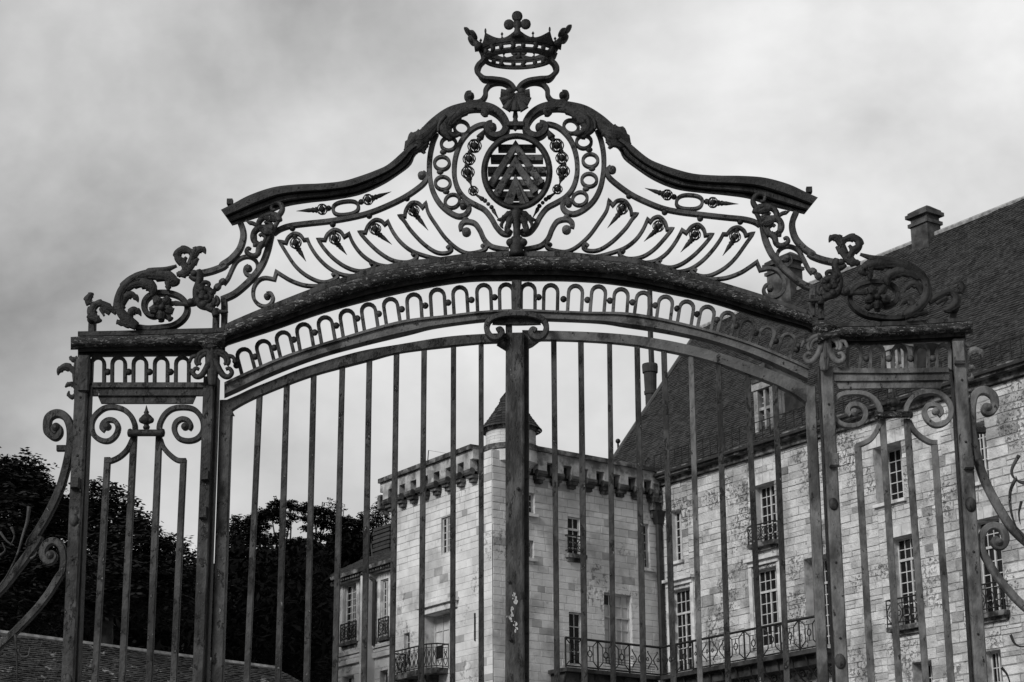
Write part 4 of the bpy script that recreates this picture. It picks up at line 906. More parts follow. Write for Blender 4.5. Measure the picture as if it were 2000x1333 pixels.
# ---------------- the long wing on the right
WING = empty('chateau_wing', (FA.p0.x, FA.p0.y, 0), 'long pale stone castle wing with steep tiled roof, dormers and many tall white windows', 'castle wing')
zc1 = FA.sz((1311, 925))[1]; zc2 = FA.sz((1889, 757))[1]; ZE = (zc1+zc2)/2
sR = FA.sz((2120, 1000))[0]; sL = 0.0
ops = {}
spec = dict(narrow=(1312,1333,997,1096), w2=(1474,1515,945,1060), w3=(1314,1352,1150,1312), w4=(1476,1521,1110,1262), w5=(1709,1764,868,980), w6=(1744,1795,1046,1222), w7=(1903,1959,1012,1198), w8=(1893,1928,826,942), w9=(1927,1960,1270,1420), w10=(1786,1824,1292,1420), w11=(1574,1627,1086,1262), w12=(1480,1520,1330,1440))
for k, v in spec.items(): ops[k] = opening(FA, *v)
zlow = FA.sz((1500, 1420))[1]-1.5
mx = FA.sz((2060, 1000))[0]
wall(WING, FA, 0.35, sR, zlow, ZE-.35, list(ops.values()), 'stone', course=.29, ln=(.35, .85), nparts=300, key=lambda r: -r[0] if r[0] < mx else 99, rough=.014, proud=.026, seed=4)
cfg = dict(narrow=(.3, 3, 6, 0), w2=(.42, 4, 6, 0), w3=(.28, 4, 5, .3), w4=(.30, 4, 5, .3), w5=(.78, 4, 5, 0), w6=(.42, 4, 6, .26), w7=(.45, 4, 5, .3), w8=(.4, 4, 5, 0), w9=(.4, 4, 5, 0), w10=(.7, 4, 5, 0), w11=(.75, 4, 6, .28), w12=(.4, 4, 5, 0))
for k, (rec, c, r, tr) in cfg.items():
    w_ = window(WING, FA, ops[k], rec, c, r, tr, hood=k in ('w3', 'w4'), sill=k not in ('w3', 'w4', 'w11'))
for k in ('w2', 'w6', 'w7'): balconet(WING, FA, ops[k], .95 if k != 'w2' else .7)
for k in ('w5', 'w6', 'w2', 'w7'):      # pale dressed lintels
    a, b, c, d = ops[k]; mb = MB(); n = 4; e = (b-a+.5)/n
    for i in range(n): sbox(mb, FA, a-.25+i*e+.008, a-.25+(i+1)*e-.008, d+.01, d+.42, .0, .05)
    mb.build('lintel', 'trim', WING)
# cornice and gutter
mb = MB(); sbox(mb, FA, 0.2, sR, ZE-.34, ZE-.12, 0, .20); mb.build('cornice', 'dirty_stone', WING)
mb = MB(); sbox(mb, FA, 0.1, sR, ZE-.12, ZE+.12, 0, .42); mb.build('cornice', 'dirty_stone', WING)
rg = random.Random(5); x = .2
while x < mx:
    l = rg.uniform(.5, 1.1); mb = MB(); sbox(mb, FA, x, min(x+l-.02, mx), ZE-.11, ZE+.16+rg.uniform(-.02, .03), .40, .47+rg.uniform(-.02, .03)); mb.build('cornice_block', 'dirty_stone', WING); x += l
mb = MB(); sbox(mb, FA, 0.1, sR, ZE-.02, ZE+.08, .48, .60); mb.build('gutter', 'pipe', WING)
# roof
DB = 7.0
rl = FA.un((1364, 622), -DB); rr1 = FA.un((1890, 441), -DB); zr = rl.z
FB = Plane(FA.p0-FA.n*DB, AZL)
zr = FB.sz((1700, 509))[1]; sl_r = FB.sz((1364, 622))[0]
el = FA.sz((1163, 965))[0]
er = sR
A = FA.pt(el, ZE+.18, .35); B = FA.pt(er, ZE+.18, .35); C = FA.pt(er, zr, -DB); Dp = FA.pt(sl_r, zr, -DB)
tiled(WING, A, B, C, Dp, 'tile', .15, .16)
bk = FA.pt(el, ZE+.18, -2*DB); mb = MB(); mb.add([A, Dp, bk], [(0, 1, 2)]); mb.add([bk, Dp, C, FA.pt(er, ZE+.18, -2*DB)], [(0, 1, 2, 3)]); mb.build('roof_back', 'slate', WING, fix=False)
mb = MB(); mb.tube([Dp, C], .13, 7); mb.build('ridge', 'ridge', WING)
mb = MB(); mb.tube([A, Dp], .09, 6); mb.build('hip_ridge', 'slate', WING)
mb = MB(); mb.add([FA.pt(el, 0, 0), FA.pt(0.35, 0, 0), FA.pt(0.35, ZE, 0), FA.pt(el, ZE, 0)], [(0, 1, 2, 3)]); mb.build('wall', 'stone', WING, fix=False)
# eave railing with pickets
mb = MB(); z0 = ZE+.15; s = .15; hr = .85
mb = MB(); mb.tube([FA.pt(.1, z0+hr, .3), FA.pt(mx, z0+hr, .3)], .02, 5); mb.tube([FA.pt(.1, z0+.12, .3), FA.pt(mx, z0+.12, .3)], .02, 5); mb.build('eave_railing', 'black_iron', WING)
while s < mx:
    mb = MB(); mb.tube([FA.pt(s, z0-.1, .3), FA.pt(s, z0+hr, .3)], .018, 4); mb.build('picket', 'black_iron', WING); s += .46
mb = MB(); mb.tube([FA.pt(.12-.28*t+.12*math.sin(t*6), z0+.1+.75*t, .35) for t in [k/10 for k in range(11)]], .03, 5); mb.tube([FA.pt(-.28+.15*math.cos(q), z0+.55+.2*math.sin(q), .35) for q in [k*.5 for k in range(10)]], .025, 5); mb.build('railing_scroll', 'black_iron', WING)
# slope point helper
slope = (Dp-A); upd = Vector((0, 0, zr-ZE-.18))-FA.n*(DB+.35)
def on_roof(px, py):      # where a view ray meets the roof plane
    nr = FA.d.cross(upd).normalized(); d = raydir(px, py); t = (A-CAM).dot(nr)/d.dot(nr); q = CAM+d*t
    return (q-FA.p0).dot(FA.d), (q-FA.p0).dot(FA.n), q.z
# dormers
def dormer(x0, x1, y0, y1, light, side_px, cross=True):
    s0, z0 = FA.sz((x0, y1), -.05); s1, _ = FA.sz((x1, y1), -.05); z1 = FA.sz(((x0+x1)/2, y0), -.05)[1]
    D_ = empty('dormer', FA.pt(s0, z0, 0), '', ''); del D_['label']; del D_['category']; D_.parent = WING; D_.matrix_parent_inverse = WING.matrix_world.inverted()
    z0 = ZE+.14; dep = .2+(z1-z0)*(DB+.35)/(zr-ZE); jw = (s1-s0)*.2; f = .0
    for a, b in ((s0, s0+jw), (s1-jw, s1)): mb = MB(); sbox(mb, FA, a, b, z0, z1, -.42, f); mb.build('jamb', 'dormer', D_)
    mb = MB(); sbox(mb, FA, s0-.05, s1+.05, z1, z1+.3, -.45, f+.06); mb.build('lintel', 'dormer', D_)
    mb = MB(); sbox(mb, FA, s0+.02, s1-.02, z1+.3, z1+.42, -.45, f+.12); sbox(mb, FA, s0+(s1-s0)*.2, s1-(s1-s0)*.2, z1+.42, z1+.8, -.45, f+.04); sbox(mb, FA, s0+(s1-s0)*.35, s1-(s1-s0)*.35, z1+.8, z1+1.05, -.45, f); mb.build('pediment', 'chim', D_)
    for sgn, a in ((0, s0+.02), (1, s1-.02)):
        mb = MB(); mb.add([FA.pt(a, z0, -.42), FA.pt(a, z1+.2, -.42), FA.pt(a, z1+.2, -dep-.3), FA.pt(a, z0, -.45)], [(0, 1, 2, 3)]); mb.build('cheek', 'dormer' if sgn == 0 else 'slate', D_, fix=False)
    mb = MB(); mb.hexa([FA.pt(s0-.05, z1+.2, -.42), FA.pt(s1+.05, z1+.2, -.42), FA.pt(s1+.05, z1+.2, -dep-1.2), FA.pt(s0-.05, z1+.2, -dep-1.2)], [FA.pt((s0+s1)/2-.05, z1+.9, -.42), FA.pt((s0+s1)/2+.05, z1+.9, -.42), FA.pt((s0+s1)/2+.05, z1+.9, -dep-1.8), FA.pt((s0+s1)/2-.05, z1+.9, -dep-1.8)]); mb.build('dormer_roof', 'slate', D_)
    a, b = s0+jw, s1-jw; m_ = (a+b)/2; mb = MB(); sbox(mb, FA, m_-.06, m_+.06, z0, z1, -.3, f-.05); zz = z0+(z1-z0)*.62; sbox(mb, FA, a, m_-.06, zz, zz+.12, -.3, f-.05); sbox(mb, FA, m_+.06, b, zz, zz+.12, -.3, f-.05); mb.build('mullion', 'dormer', D_)
    mb = MB(); mb.add([FA.pt(a, z0, -.28), FA.pt(b, z0, -.28), FA.pt(b, z1, -.28), FA.pt(a, z1, -.28)], [(0, 1, 2, 3)]); mb.build('pane', 'glass', D_, fix=False)
    mb = MB()
    for k in range(1, 9): z = z0+(z1-z0)*k/9; sbox(mb, FA, a, b, z-.015, z+.015, -.275, -.25)
    for x in (a+(m_-a)/2, m_+(b-m_)/2): sbox(mb, FA, x-.015, x+.015, z0, z1, -.272, -.248)
    mb.build('glazing_bar', 'frame', D_)
dormer(1477, 1516, 758, 845, True, 0); dormer(1739, 1776, 678, 790, True, 0)
for (x0, x1, y0, y1) in ((1534, 1570, 768, 815), (1784, 1815, 676, 745)):      # flank of the neighbouring dormer, its shadow painted near-black
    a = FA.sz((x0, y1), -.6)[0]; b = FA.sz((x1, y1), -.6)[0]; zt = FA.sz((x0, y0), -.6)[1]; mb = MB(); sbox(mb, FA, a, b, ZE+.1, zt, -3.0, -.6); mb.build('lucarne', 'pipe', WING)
    mb = MB(); sbox(mb, FA, a-.25, a-.005, ZE+.12, zt+.15, -3.0, -.45); mb.build('lucarne_jamb', 'dormer', WING)
# chimneys
def chimney(root, P, x0, x1, ytop, ybase, off, m='chim', cap=True, dep=1.0, name='chimney', rows=True):
    a, zt = P.sz((x0, ytop), off); b, _ = P.sz((x1, ytop), off); zb = P.sz(((x0+x1)/2, ybase), off)[1]; h = zt-zb
    mb = MB()
    if cap:
        sbox(mb, P, a+.14, b-.14, zb-2, zt-.75, off-dep, off); o = mb.build(name, m, root)
        mb = MB(); sbox(mb, P, a+.06, b-.06, zt-.75, zt-.60, off-dep-.08, off+.08); sbox(mb, P, a+.16, b-.16, zt-.60, zt-.36, off-dep+.02, off-.02); sbox(mb, P, a, b, zt-.36, zt-.20, off-dep-.14, off+.14); sbox(mb, P, a+.08, b-.08, zt-.20, zt-.10, off-dep-.06, off+.06)
        mb.add([P.pt(a+.08, zt-.1, off+.06), P.pt(b-.08, zt-.1, off+.06), P.pt(b-.08, zt-.1, off-dep-.06), P.pt(a+.08, zt-.1, off-dep-.06), P.pt(a+.35, zt+.12, off-.3), P.pt(b-.35, zt+.12, off-.3), P.pt(b-.35, zt+.12, off-dep+.3), P.pt(a+.35, zt+.12, off-dep+.3)], [(0, 1, 5, 4), (1, 2, 6, 5), (2, 3, 7, 6), (3, 0, 4, 7), (4, 5, 6, 7)]); mb.build('chimney_cap', m, o)
    else:
        sbox(mb, P, a, b, zb, zt, off-dep, off); o = mb.build(name, m, root)
    return o
chimney(WING, FA, 1492, 1545, 512, 600, -DB+.5, dep=.8); chimney(WING, FA, 1771, 1814, 416, 500, -DB+.5, dep=.8)
# far round chimney with a flue pipe beyond the hip
zc = at(1273, 712, 96); zbm = at(1272, 800, 96); mb = MB(); rs = []
H_ = zc.z-zbm.z; rk = (at(1286, 712, 96)-zc).length
for t, q in ((-1, .80), (0.32, .84), (.33, .98), (.40, 1.0), (.41, .9), (.80, .98), (.81, 1.15), (.95, 1.2), (1, 1.15)):
    rs.append([zbm+Vector((math.cos(2*math.pi*j/16)*rk*q, math.sin(2*math.pi*j/16)*rk*q, H_*t)) for j in range(16)])
mb.rings(rs); fl = mb.build('chimney', 'brick', WING); mb = MB(); mb.tube([zc-Vector((0, 0, .3)), at(1270.5, 655, 96), at(1269, 560, 96)], .15, 8, taper=[1, .95, .9]); mb.build('flue_pipe', 'pipe', fl)
mb = MB(); p = at(1208, 884, 86); q = at(1207, 862, 86); mb.tube([p, q], .05, 5); mb.ball(q, .12, .12, .12, 8, 6); mb.build('finial', 'pipe', WING)
# snow hooks and small hatch on the roof
# drain pipe in the corner
p = FA.sz((1283, 985)); zt = T2.sz((1283, 940))[1]
mb = MB(); q0 = FA.pt(.25, ZE-.1, .5); mb.tube([q0, FA.pt(.25, ZE-.8, .42), FA.pt(.26, ZE-1.4, .26), FA.pt(.26, ZE-6, .26), FA.pt(.26, 0, .26)], .13, 8); mb.hexa([FA.pt(.12, ZE-2.0, .12), FA.pt(.40, ZE-2.0, .12), FA.pt(.40, ZE-2.0, .40), FA.pt(.12, ZE-2.0, .40)], [FA.pt(.02, ZE-1.45, .05), FA.pt(.52, ZE-1.45, .05), FA.pt(.52, ZE-1.45, .52), FA.pt(.02, ZE-1.45, .52)]); mb.build('drain_pipe', 'pipe', WING)
# corner strip of quoins where the wing meets the tower
z = zlow; k = 0
while z < ZE-.5:
    h = rg.uniform(.28, .4); mb = MB(); sbox(mb, FA, .05, (.75 if k % 2 else .5), z+.01, z+h-.01, 0, .075); mb.build('quoin', 'stone', WING); z += h; k += 1
# second low roof behind the tower
lr = Plane(at(1190, 880, 92), AZR)

# ---------------- the square tower
TOW = empty('corner_tower', (C0.x, C0.y, 0), 'square pale stone tower with machicolations and a round pepperpot turret, behind the gate centre', 'tower')
zp1 = T1.sz((850, 903))[1]; zp2 = T2.sz((1150, 899))[1]; ZP_ = (T1.sz((900, 884))[1]+T2.sz((1100, 890.5))[1])/2
s1L = T1.sz((764, 1100))[0]; s2R = T2.sz((1284, 1100))[0]
zq = T1.sz((850, 965))[1]; zq2 = T2.sz((1150, 950))[1]
PH = 1.5; zw = ZP_-PH
o1 = {k: opening(T1, *v) for k, v in dict(a=(862,880,1010,1082), b=(829,889,1196,1312), c=(789,800,1237,1300)).items()}
o2 = {k: opening(T2, *v) for k, v in dict(a=(1026,1044,963,1003), b=(1109,1133,1011,1085), c=(1026,1042,1056,1090), d=(1112,1137,1197,1300), e=(1181,1234,1161,1300), f=(1256,1268,1024,1110)).items()}
zl2 = T2.sz((1150, 1345))[1]-2
wall(TOW, T1, s1L, -.02, zl2, ZP_-.3, list(o1.values()), 'ashlar', course=.29, ln=(.36, .85), nparts=150, key=lambda r: -r[2], rough=.003, proud=.010, seed=8, mort='ashmortar')
wall(TOW, T2, .02, s2R, zl2, ZP_-.3, list(o2.values()), 'ashlar', course=.29, ln=(.32, .8), nparts=150, key=lambda r: -r[2], rough=.005, proud=.012, seed=9, mort='ashmortar')
window(TOW, T1, o1['a'], .14, 3, 5, 0, sill=False); window(TOW, T1, o1['b'], .55, 4, 4, 0, blind=True, sill=False); window(TOW, T1, o1['c'], .2, 2, 4, 0, sill=False)
window(TOW, T2, o2['a'], .2, 2, 3, 0); window(TOW, T2, o2['b'], .12, 2, 4, .35, 1); window(TOW, T2, o2['c'], .2, 2, 3, 0); window(TOW, T2, o2['d'], .15, 2, 4, 0, sill=False); window(TOW, T2, o2['e'], .22, 4, 4, .34, 2, blind=True, sill=False); window(TOW, T2, o2['f'], .2, 2, 5, 0)
balconet(TOW, T2, (o2['b'][0], o2['b'][1], o2['b'][2]+.05, 0), .72, .18)
a, b, c, d = o1['b']; mb = MB(); sbox(mb, T1, a-.35, b+.3, d+.28, d+.42, .02, .26); sbox(mb, T1, a-.25, b+.2, d+.02, d+.28, .02, .13); mb.build('window_hood', 'trim', TOW)
mb = MB(); a, z_ = T1.sz((929, 1225)); sbox(mb, T1, a-.03, a+.03, z_-.55, z_+.55, .02, .06); mb.build('wall_anchor', 'pipe', TOW)
# far side walls so the tower is solid
back = T1.pt(s1L, 0, 0)+T2.d*s2R
for (p, q) in ((T1.pt(s1L, 0, 0), back), (T2.pt(s2R, 0, 0), back)):
    mb = MB(); mb.add([p, q, q+Vector((0, 0, ZP_-.3)), p+Vector((0, 0, ZP_-.3))], [(0, 1, 2, 3)]); mb.build('wall', 'ashlar', TOW, fix=False)
mb = MB(); mb.add([v+Vector((0, 0, ZP_-.35)) for v in (T1.pt(s1L, 0, 0), T1.p0.copy()*1, T2.pt(s2R, 0, 0), back)], [(0, 1, 2, 3)])
o = mb.build('flat_roof', 'slate', TOW, fix=False)
def machic(P, s0, s1, pitch, lead):
    zt = ZP_; z_b = ZP_-1.02; out = .42; zn = .58
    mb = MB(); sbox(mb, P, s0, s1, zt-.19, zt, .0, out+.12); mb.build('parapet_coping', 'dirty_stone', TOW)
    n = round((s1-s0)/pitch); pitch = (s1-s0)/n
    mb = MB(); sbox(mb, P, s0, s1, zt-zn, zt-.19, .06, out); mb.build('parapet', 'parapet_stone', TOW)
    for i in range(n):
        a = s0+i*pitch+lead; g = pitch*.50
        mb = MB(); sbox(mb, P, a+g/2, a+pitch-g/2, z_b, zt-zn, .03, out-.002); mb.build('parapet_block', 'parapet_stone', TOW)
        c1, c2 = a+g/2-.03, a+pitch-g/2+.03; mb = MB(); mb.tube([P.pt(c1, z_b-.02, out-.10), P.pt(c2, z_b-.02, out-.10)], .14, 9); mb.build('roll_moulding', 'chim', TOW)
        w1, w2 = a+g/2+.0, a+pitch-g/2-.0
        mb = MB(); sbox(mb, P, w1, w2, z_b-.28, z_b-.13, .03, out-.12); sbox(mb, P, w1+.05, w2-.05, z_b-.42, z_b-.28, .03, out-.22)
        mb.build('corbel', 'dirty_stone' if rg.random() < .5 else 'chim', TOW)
    mb = MB(); sbox(mb, P, s0, s1, z_b-.1, zt-zn, .045, .06); mb.build('notch_shade', 'pipe', TOW)  # dark sheet that paints the shade behind the notches
p2 = T2.sz((1170, 950))[0]-T2.sz((1139, 945))[0]; p1 = (T1.sz((905, 930))[0]-T1.sz((882, 937))[0])
machic(T1, s1L-.3, -.75, p1*1.0, 0); machic(T2, .95, s2R+.1, p2, .0)
# moss and weeds on the coping
# turret
tc = at(998, 900, C0.y+1.25); rt = ((at(1047, 860, tc.y)-at(998, 860, tc.y)).length); 
def ztur(py): return at(998, py, tc.y-rt).z
zb_, ze_, za_ = ZP_-1.5, at(1047, 842, tc.y).z, at(998, 752, tc.y).z
TR = empty('turret', (tc.x, tc.y, zb_), '', ''); del TR['label']; del TR['category']; TR.parent = TOW; TR.matrix_parent_inverse = TOW.matrix_world.inverted()
def ring(z, r, n=32, c=tc): return [Vector((c.x+r*math.cos(2*math.pi*j/n), c.y+r*math.sin(2*math.pi*j/n), z)) for j in range(n)]
mb = MB(); mb.rings([ring(zb_+.3, rt*.5), ring(zb_+.75, rt*.95), ring(zb_+.8, rt*1.1), ring(zb_+1.32, rt*1.1)]); mb.build('turret_base', 'ashlar', TR)
mb = MB(); mb.rings([ring(ZP_-.22, rt*1.12), ring(ZP_-.2, rt*1.17), ring(ZP_+.02, rt*1.17), ring(ZP_+.04, rt*1.0)]); mb.build('turret_moulding', 'dirty_stone', TR)
nr = 6; hh = (ze_-ZP_)/nr
for i in range(nr):
    n = 11; z0, z1 = ZP_+hh*i+.004, ZP_+hh*(i+1)-.004
    for j in range(n):
        a0 = 2*math.pi*(j+.5*(i % 2))/n+.004; a1 = a0+2*math.pi/n-.008; mb = MB(); q = 4; r0, r1 = rt-.12, rt+random.uniform(-.004, .004)
        rs = [[Vector((tc.x+r*math.cos(a0+(a1-a0)*k/q), tc.y+r*math.sin(a0+(a1-a0)*k/q), z)) for r, z in ((r0, z0), (r1, z0), (r1, z1), (r0, z1))] for k in range(q+1)]
        if math.sin((a0+a1)/2) < .5: mb.rings(rs); mb.build('stone', 'ashlar', TR)
mb = MB(); mb.rings([ring(ze_-.12, rt*1.0), ring(ze_-.1, rt*1.07), ring(ze_+.02, rt*1.09)]); mb.build('turret_cornice', 'dirty_stone', TR)
mb = MB(); L_ = za_-ze_; n = 15
for i in range(n):
    t0, t1 = i/n, (i+1.2)/n; k = max(8, int(30*(1-t0)))
    rr = lambda t: rt*1.12*max(0, 1-t)*(1+.10*(1-t)**3)
    for j in range(k):
        a0 = 2*math.pi*(j+.5*(i % 2))/k; a1 = a0+2*math.pi/k*.95; e = random.uniform(.02, .04); ra, rb = rr(t0)+e, rr(min(t1, 1))
        p = [(ra, a0, t0), (ra, a1, t0), (rb, a1, t1), (rb, a0, t1), (ra-.05, a0, t0), (ra-.05, a1, t0)]
        P_ = [Vector((tc.x+r*math.cos(a), tc.y+r*math.sin(a), ze_+L_*min(t, 1))) for r, a, t in p]; mb.add(P_, [(0, 1, 2, 3), (0, 4, 5, 1)])
o = mb.build('turret_tiles', 'tile', TR, fix=False); o['kind'] = 'stuff'
mb = MB(); mb.rings([ring(ze_, rt*1.08), ring(za_, .02)]); mb.build('turret_roof', 'slate', TR)
mb = MB(); mb.tube([Vector((tc.x, tc.y, za_-.2)), Vector((tc.x, tc.y, za_+.9))], .04, 6); mb.build('turret_finial', 'pipe', TR)
# corner gargoyle at the far left and right ends
for P, s, sg in ((T1, s1L-.32, -1), (T2, s2R-.35, 1)):
    mb = MB(); zz = ZP_-1.15; sbox(mb, P, s-.12, s+.14, zz-.15, zz+.45, .0, .46); sbox(mb, P, s-.07, s+.09, zz-.38, zz-.16, .0, .32); mb.build('gargoyle', 'dirty_stone', TOW)
mb = MB(); a, z_ = T2.sz((1272, 960)); 
for i, (w_, h_) in enumerate(((.5, .3), (.4, .3), (.26, .3))): sbox(mb, T2, a-w_/2, a+w_/2, z_-.55-i*.32, z_-.25-i*.32, .03, .42-.12*i)
mb.build('corner_corbel', 'dirty_stone', TOW)
# antenna wires on the tower roof
mb = MB(); p = at(835.5, 900, 78); q = at(837, 880, 78); mb.tube([p, q], .02, 4); mb.tube([q, at(890, 889, 80)], .006, 4); mb.build('antenna', 'pipe', TOW)
# small bush on the tower's coping
# bowed balcony on the left face
a, b, c, d = o1['b']; zf_ = T1.sz((845, 1312))[1]; sa, sb = T1.sz((797, 1290))[0], T1.sz((889, 1290))[0]
BA = empty('balcony', T1.pt(sa, zf_, 0), '', ''); del BA['label']; del BA['category']; BA.parent = TOW; BA.matrix_parent_inverse = TOW.matrix_world.inverted()
mb = MB(); out = .8; prof = [(0, .0), (0, .55), (.12, out), (.88, out), (1, .55), (1, 0)]
sb2 = sb-.5; sa2 = sa-.2
fp = [(sa2+(sb2-sa2)*t, o) for t, o in prof]
mb.add([T1.pt(s, zf_, o) for s, o in fp]+[T1.pt(s, zf_-.22, o) for s, o in fp], [tuple(range(6)), tuple(range(11, 5, -1))]+[(i, (i+1) % 6, 6+(i+1) % 6, 6+i) for i in range(6)]); mb.build('slab', 'dirty_stone', BA)
hB = .95
for i in range(5):
    p0, p1 = fp[i], fp[i+1]; L_ = math.hypot(p1[0]-p0[0], p1[1]-p0[1]); n = max(1, round(L_/.3)); mb = MB(); q = lambda t, z: T1.pt(p0[0]+(p1[0]-p0[0])*t, zf_+z, p0[1]+(p1[1]-p0[1])*t)
    mb.tube([q(0, hB), q(1, hB)], .03, 5); mb.tube([q(0, .06), q(1, .06)], .02, 5); mb.tube([q(0, hB*.85), q(1, hB*.85)], .014, 5)
    for k in range(n+1): mb.tube([q(k/n, 0), q(k/n, hB)], .018, 4)
    for k in range(n):
        m_ = (k+.5)/n; w = .34/n
        for sg in (-1, 1):
            mb.tube([q(m_+sg*w*math.sin(t*math.pi*1.5)*(1-t*.3), .1+t*hB*.7) for t in [j/10 for j in range(11)]], .015, 4)
        mb.tube([q(m_+w*.7*math.cos(t), hB*.62+.07*math.sin(t)) for t in [j*.7 for j in range(9)]], .012, 4)
    mb.build('railing', 'black_iron', BA)
mb = MB(); 
for t in (.25, .75):
    s = sa2+(sb2-sa2)*t; mb.hexa([T1.pt(s-.12, zf_-1.1, .0), T1.pt(s+.12, zf_-1.1, .0), T1.pt(s+.12, zf_-1.1, .1), T1.pt(s-.12, zf_-1.1, .1)], [T1.pt(s-.12, zf_-.22, .0), T1.pt(s+.12, zf_-.22, .0), T1.pt(s+.12, zf_-.22, .6), T1.pt(s-.12, zf_-.22, .6)])
mb.build('bracket', 'dirty_stone', BA)

# ---------------- the long L-shaped balcony
BO = 1.15
zb1 = FA.sz((1450, 1292), BO)[1]; zbt = FA.sz((1450, 1233), BO)[1]; hb = zbt-zb1
zb2 = T2.sz((1200, 1299), BO)[1]
BL = empty('balcony', FA.pt(0, zb1, 0), '', ''); del BL['label']; del BL['category']; BL.parent = WING; BL.matrix_parent_inverse = WING.matrix_world.inverted()
sF1 = FA.sz((1600, 1250), BO)[0]
st0 = T2.sz((1104, 1280), BO)[0]; cor = None
# corner where the two front edges cross
d1, d2 = T2.d, FA.d; pA = T2.pt(0, 0, BO); pB = FA.pt(0, 0, BO); den = d1.x*d2.y-d1.y*d2.x; tA = ((pB-pA).x*d2.y-(pB-pA).y*d2.x)/den; corner = pA+d1*tA
sT = tA; sF0 = (corner-FA.p0).dot(FA.d)
mb = MB(); sbox(mb, T2, st0, sT, zb1-.16, zb1-.01, .035, BO+.08); mb.build('slab', 'balcony_shade', BL)
mb = MB(); sbox(mb, FA, sF0, sF1, zb1-.165, zb1, .075, BO+.08); mb.build('slab', 'balcony_shade', BL)
mb = MB(); sbox(mb, T2, st0+.15, sT, zb1-.62, zb1-.17, .04, BO*.86); sbox(mb, T2, st0+.35, sT, zb1-1.5, zb1-.62, .035, BO*.6); mb.build('underslab_shade', 'balcony_shade', BL)  # dark bands added under both slabs to paint their shade
mb = MB(); sbox(mb, FA, sF0, sF1-.05, zb1-.55, zb1-.17, .08, BO*.8); mb.build('underslab_shade', 'balcony_shade', BL)
rail(BL, T2, st0+.02, sT, zb1, hb, BO, 6, scrolls=(4, 5)); rail(BL, FA, sF0, sF1, zb1, hb, BO, 9, scrolls=(0, 2, 3))
for P, s0, s1, n in ((T2, st0+.1, sT-.3, 6), (FA, sF0+.5, sF1-.1, 11)):
    for i in range(n+1):
        s = s0+(s1-s0)*i/n; mb = MB(); mb.tube([P.pt(s, zb1-.18, BO*.92), P.pt(s, zb1-.55, BO*.80), P.pt(s, zb1-.95, BO*.45), P.pt(s, zb1-1.12, BO*.18), P.pt(s, zb1-1.0, .06)], .035, 6)
        mb.tube([P.pt(s, zb1-.75+.17*math.sin(q)*(1-q/12), BO*.42+.17*math.cos(q)*(1-q/12)) for q in [k*.55 for k in range(16)]], .028, 6); mb.build('bracket', 'black_iron', BL)
mb = MB(); p = T2.pt(st0, zb1+.25, BO+.02)
for i in range(4): mb.tube([T2.pt(st0+1.9+.0*i, zb1+.18+.12*i, BO+.03), T2.pt(st0+4.6, zb1+.14+.10*i, BO+.03)], .012, 4)
mb.build('awning_wire', 'black_iron', BL)

# ---------------- low house beyond the tower, at the left
HO = empty('stone_house', at(700, 1200, 84).xy.to_3d(), 'pale stone house with hipped slate roof, brick chimney, left of the tower', 'house')
HP = Plane(at(757, 1200, T1.pt(s1L, 0, 0).y+3.0), AZL)
hs0 = HP.sz((662, 1200))[0]; hs1 = HP.sz((790, 1200))[0]; zcor = HP.sz((709, 1131))[1]; zl3 = HP.sz((709, 1345))[1]-2
oh = {'a': opening(HP, 673, 697, 1142, 1252), 'b': opening(HP, 747, 760, 1134, 1243), 'c': opening(HP, 669, 691, 1321, 1420), 'd': opening(HP, 742, 757, 1310, 1420)}
wall(HO, HP, hs0, hs1, zl3, zcor, list(oh.values()), 'ashlar', course=.5, ln=(.8, 1.4), nparts=60, key=lambda r: -r[3], rough=.003, seed=15, mort='ashlar')
window(HO, HP, oh['a'], .16, 3, 8, 0); window(HO, HP, oh['b'], .12, 3, 8, 0); window(HO, HP, oh['c'], .3, 3, 5, 0); window(HO, HP, oh['d'], .3, 3, 5, 0)
balconet(HO, HP, oh['a'], .8, .12); balconet(HO, HP, oh['b'], .8, .12)
for k in ('a', 'b'):
    a, b, c, d = oh[k]; mb = MB()
    for (q, w, r, t) in ((a-.32, a-.05, c-.1, d+.05), (b+.05, b+.32, c-.1, d+.05), (a-.32, b+.32, d+.051, d+.34)): sbox(mb, HP, q, w, r, t, .0, .08)
    mb.build('window_surround', 'trim', HO)
for y, h in ((1267, .16), (1276, .12), (1283, .22)):
    z_ = HP.sz((709, y))[1]; mb = MB(); sbox(mb, HP, hs0-.05, hs1, z_-h, z_, .0, .16 if h > .13 else .1); mb.build('string_course', 'trim', HO)
a0, a1 = HP.sz((720, 1200))[0], HP.sz((734, 1200))[0]; mb = MB(); sbox(mb, HP, a0, a1, 0, zcor, .0, .45); mb.build('pilaster', 'ashlar', HO)
mb = MB(); x = HP.sz((738, 1200))[0]; mb.tube([HP.pt(x-.6, zcor+.1, .5), HP.pt(x, zcor-.3, .2), HP.pt(x, HP.sz((738, 1262))[1], .2)], .09, 7); mb.build('drain_pipe', 'pipe', HO)
mb = MB(); sbox(mb, HP, hs0-.3, hs1, zcor, zcor+.16, -.3, .3); mb.build('cornice', 'trim', HO)
mb = MB(); sbox(mb, HP, hs0-.45, hs1, zcor+.16, zcor+.34, -.3, .6); mb.build('eave', 'dirty_stone', HO)
for i in range(26):
    s = hs0+i*(hs1-hs0)/26; mb = MB(); sbox(mb, HP, s+.05, s+.18, zcor+.03, zcor+.15, .3, .5); mb.build('dentil', 'dirty_stone', HO)
he0, he1 = hs0-.5, hs1; rz = HP.sz((709, 1092), -4)[1]; rs0 = HP.sz((712, 1092), -4)[0]
ea = zcor+.34
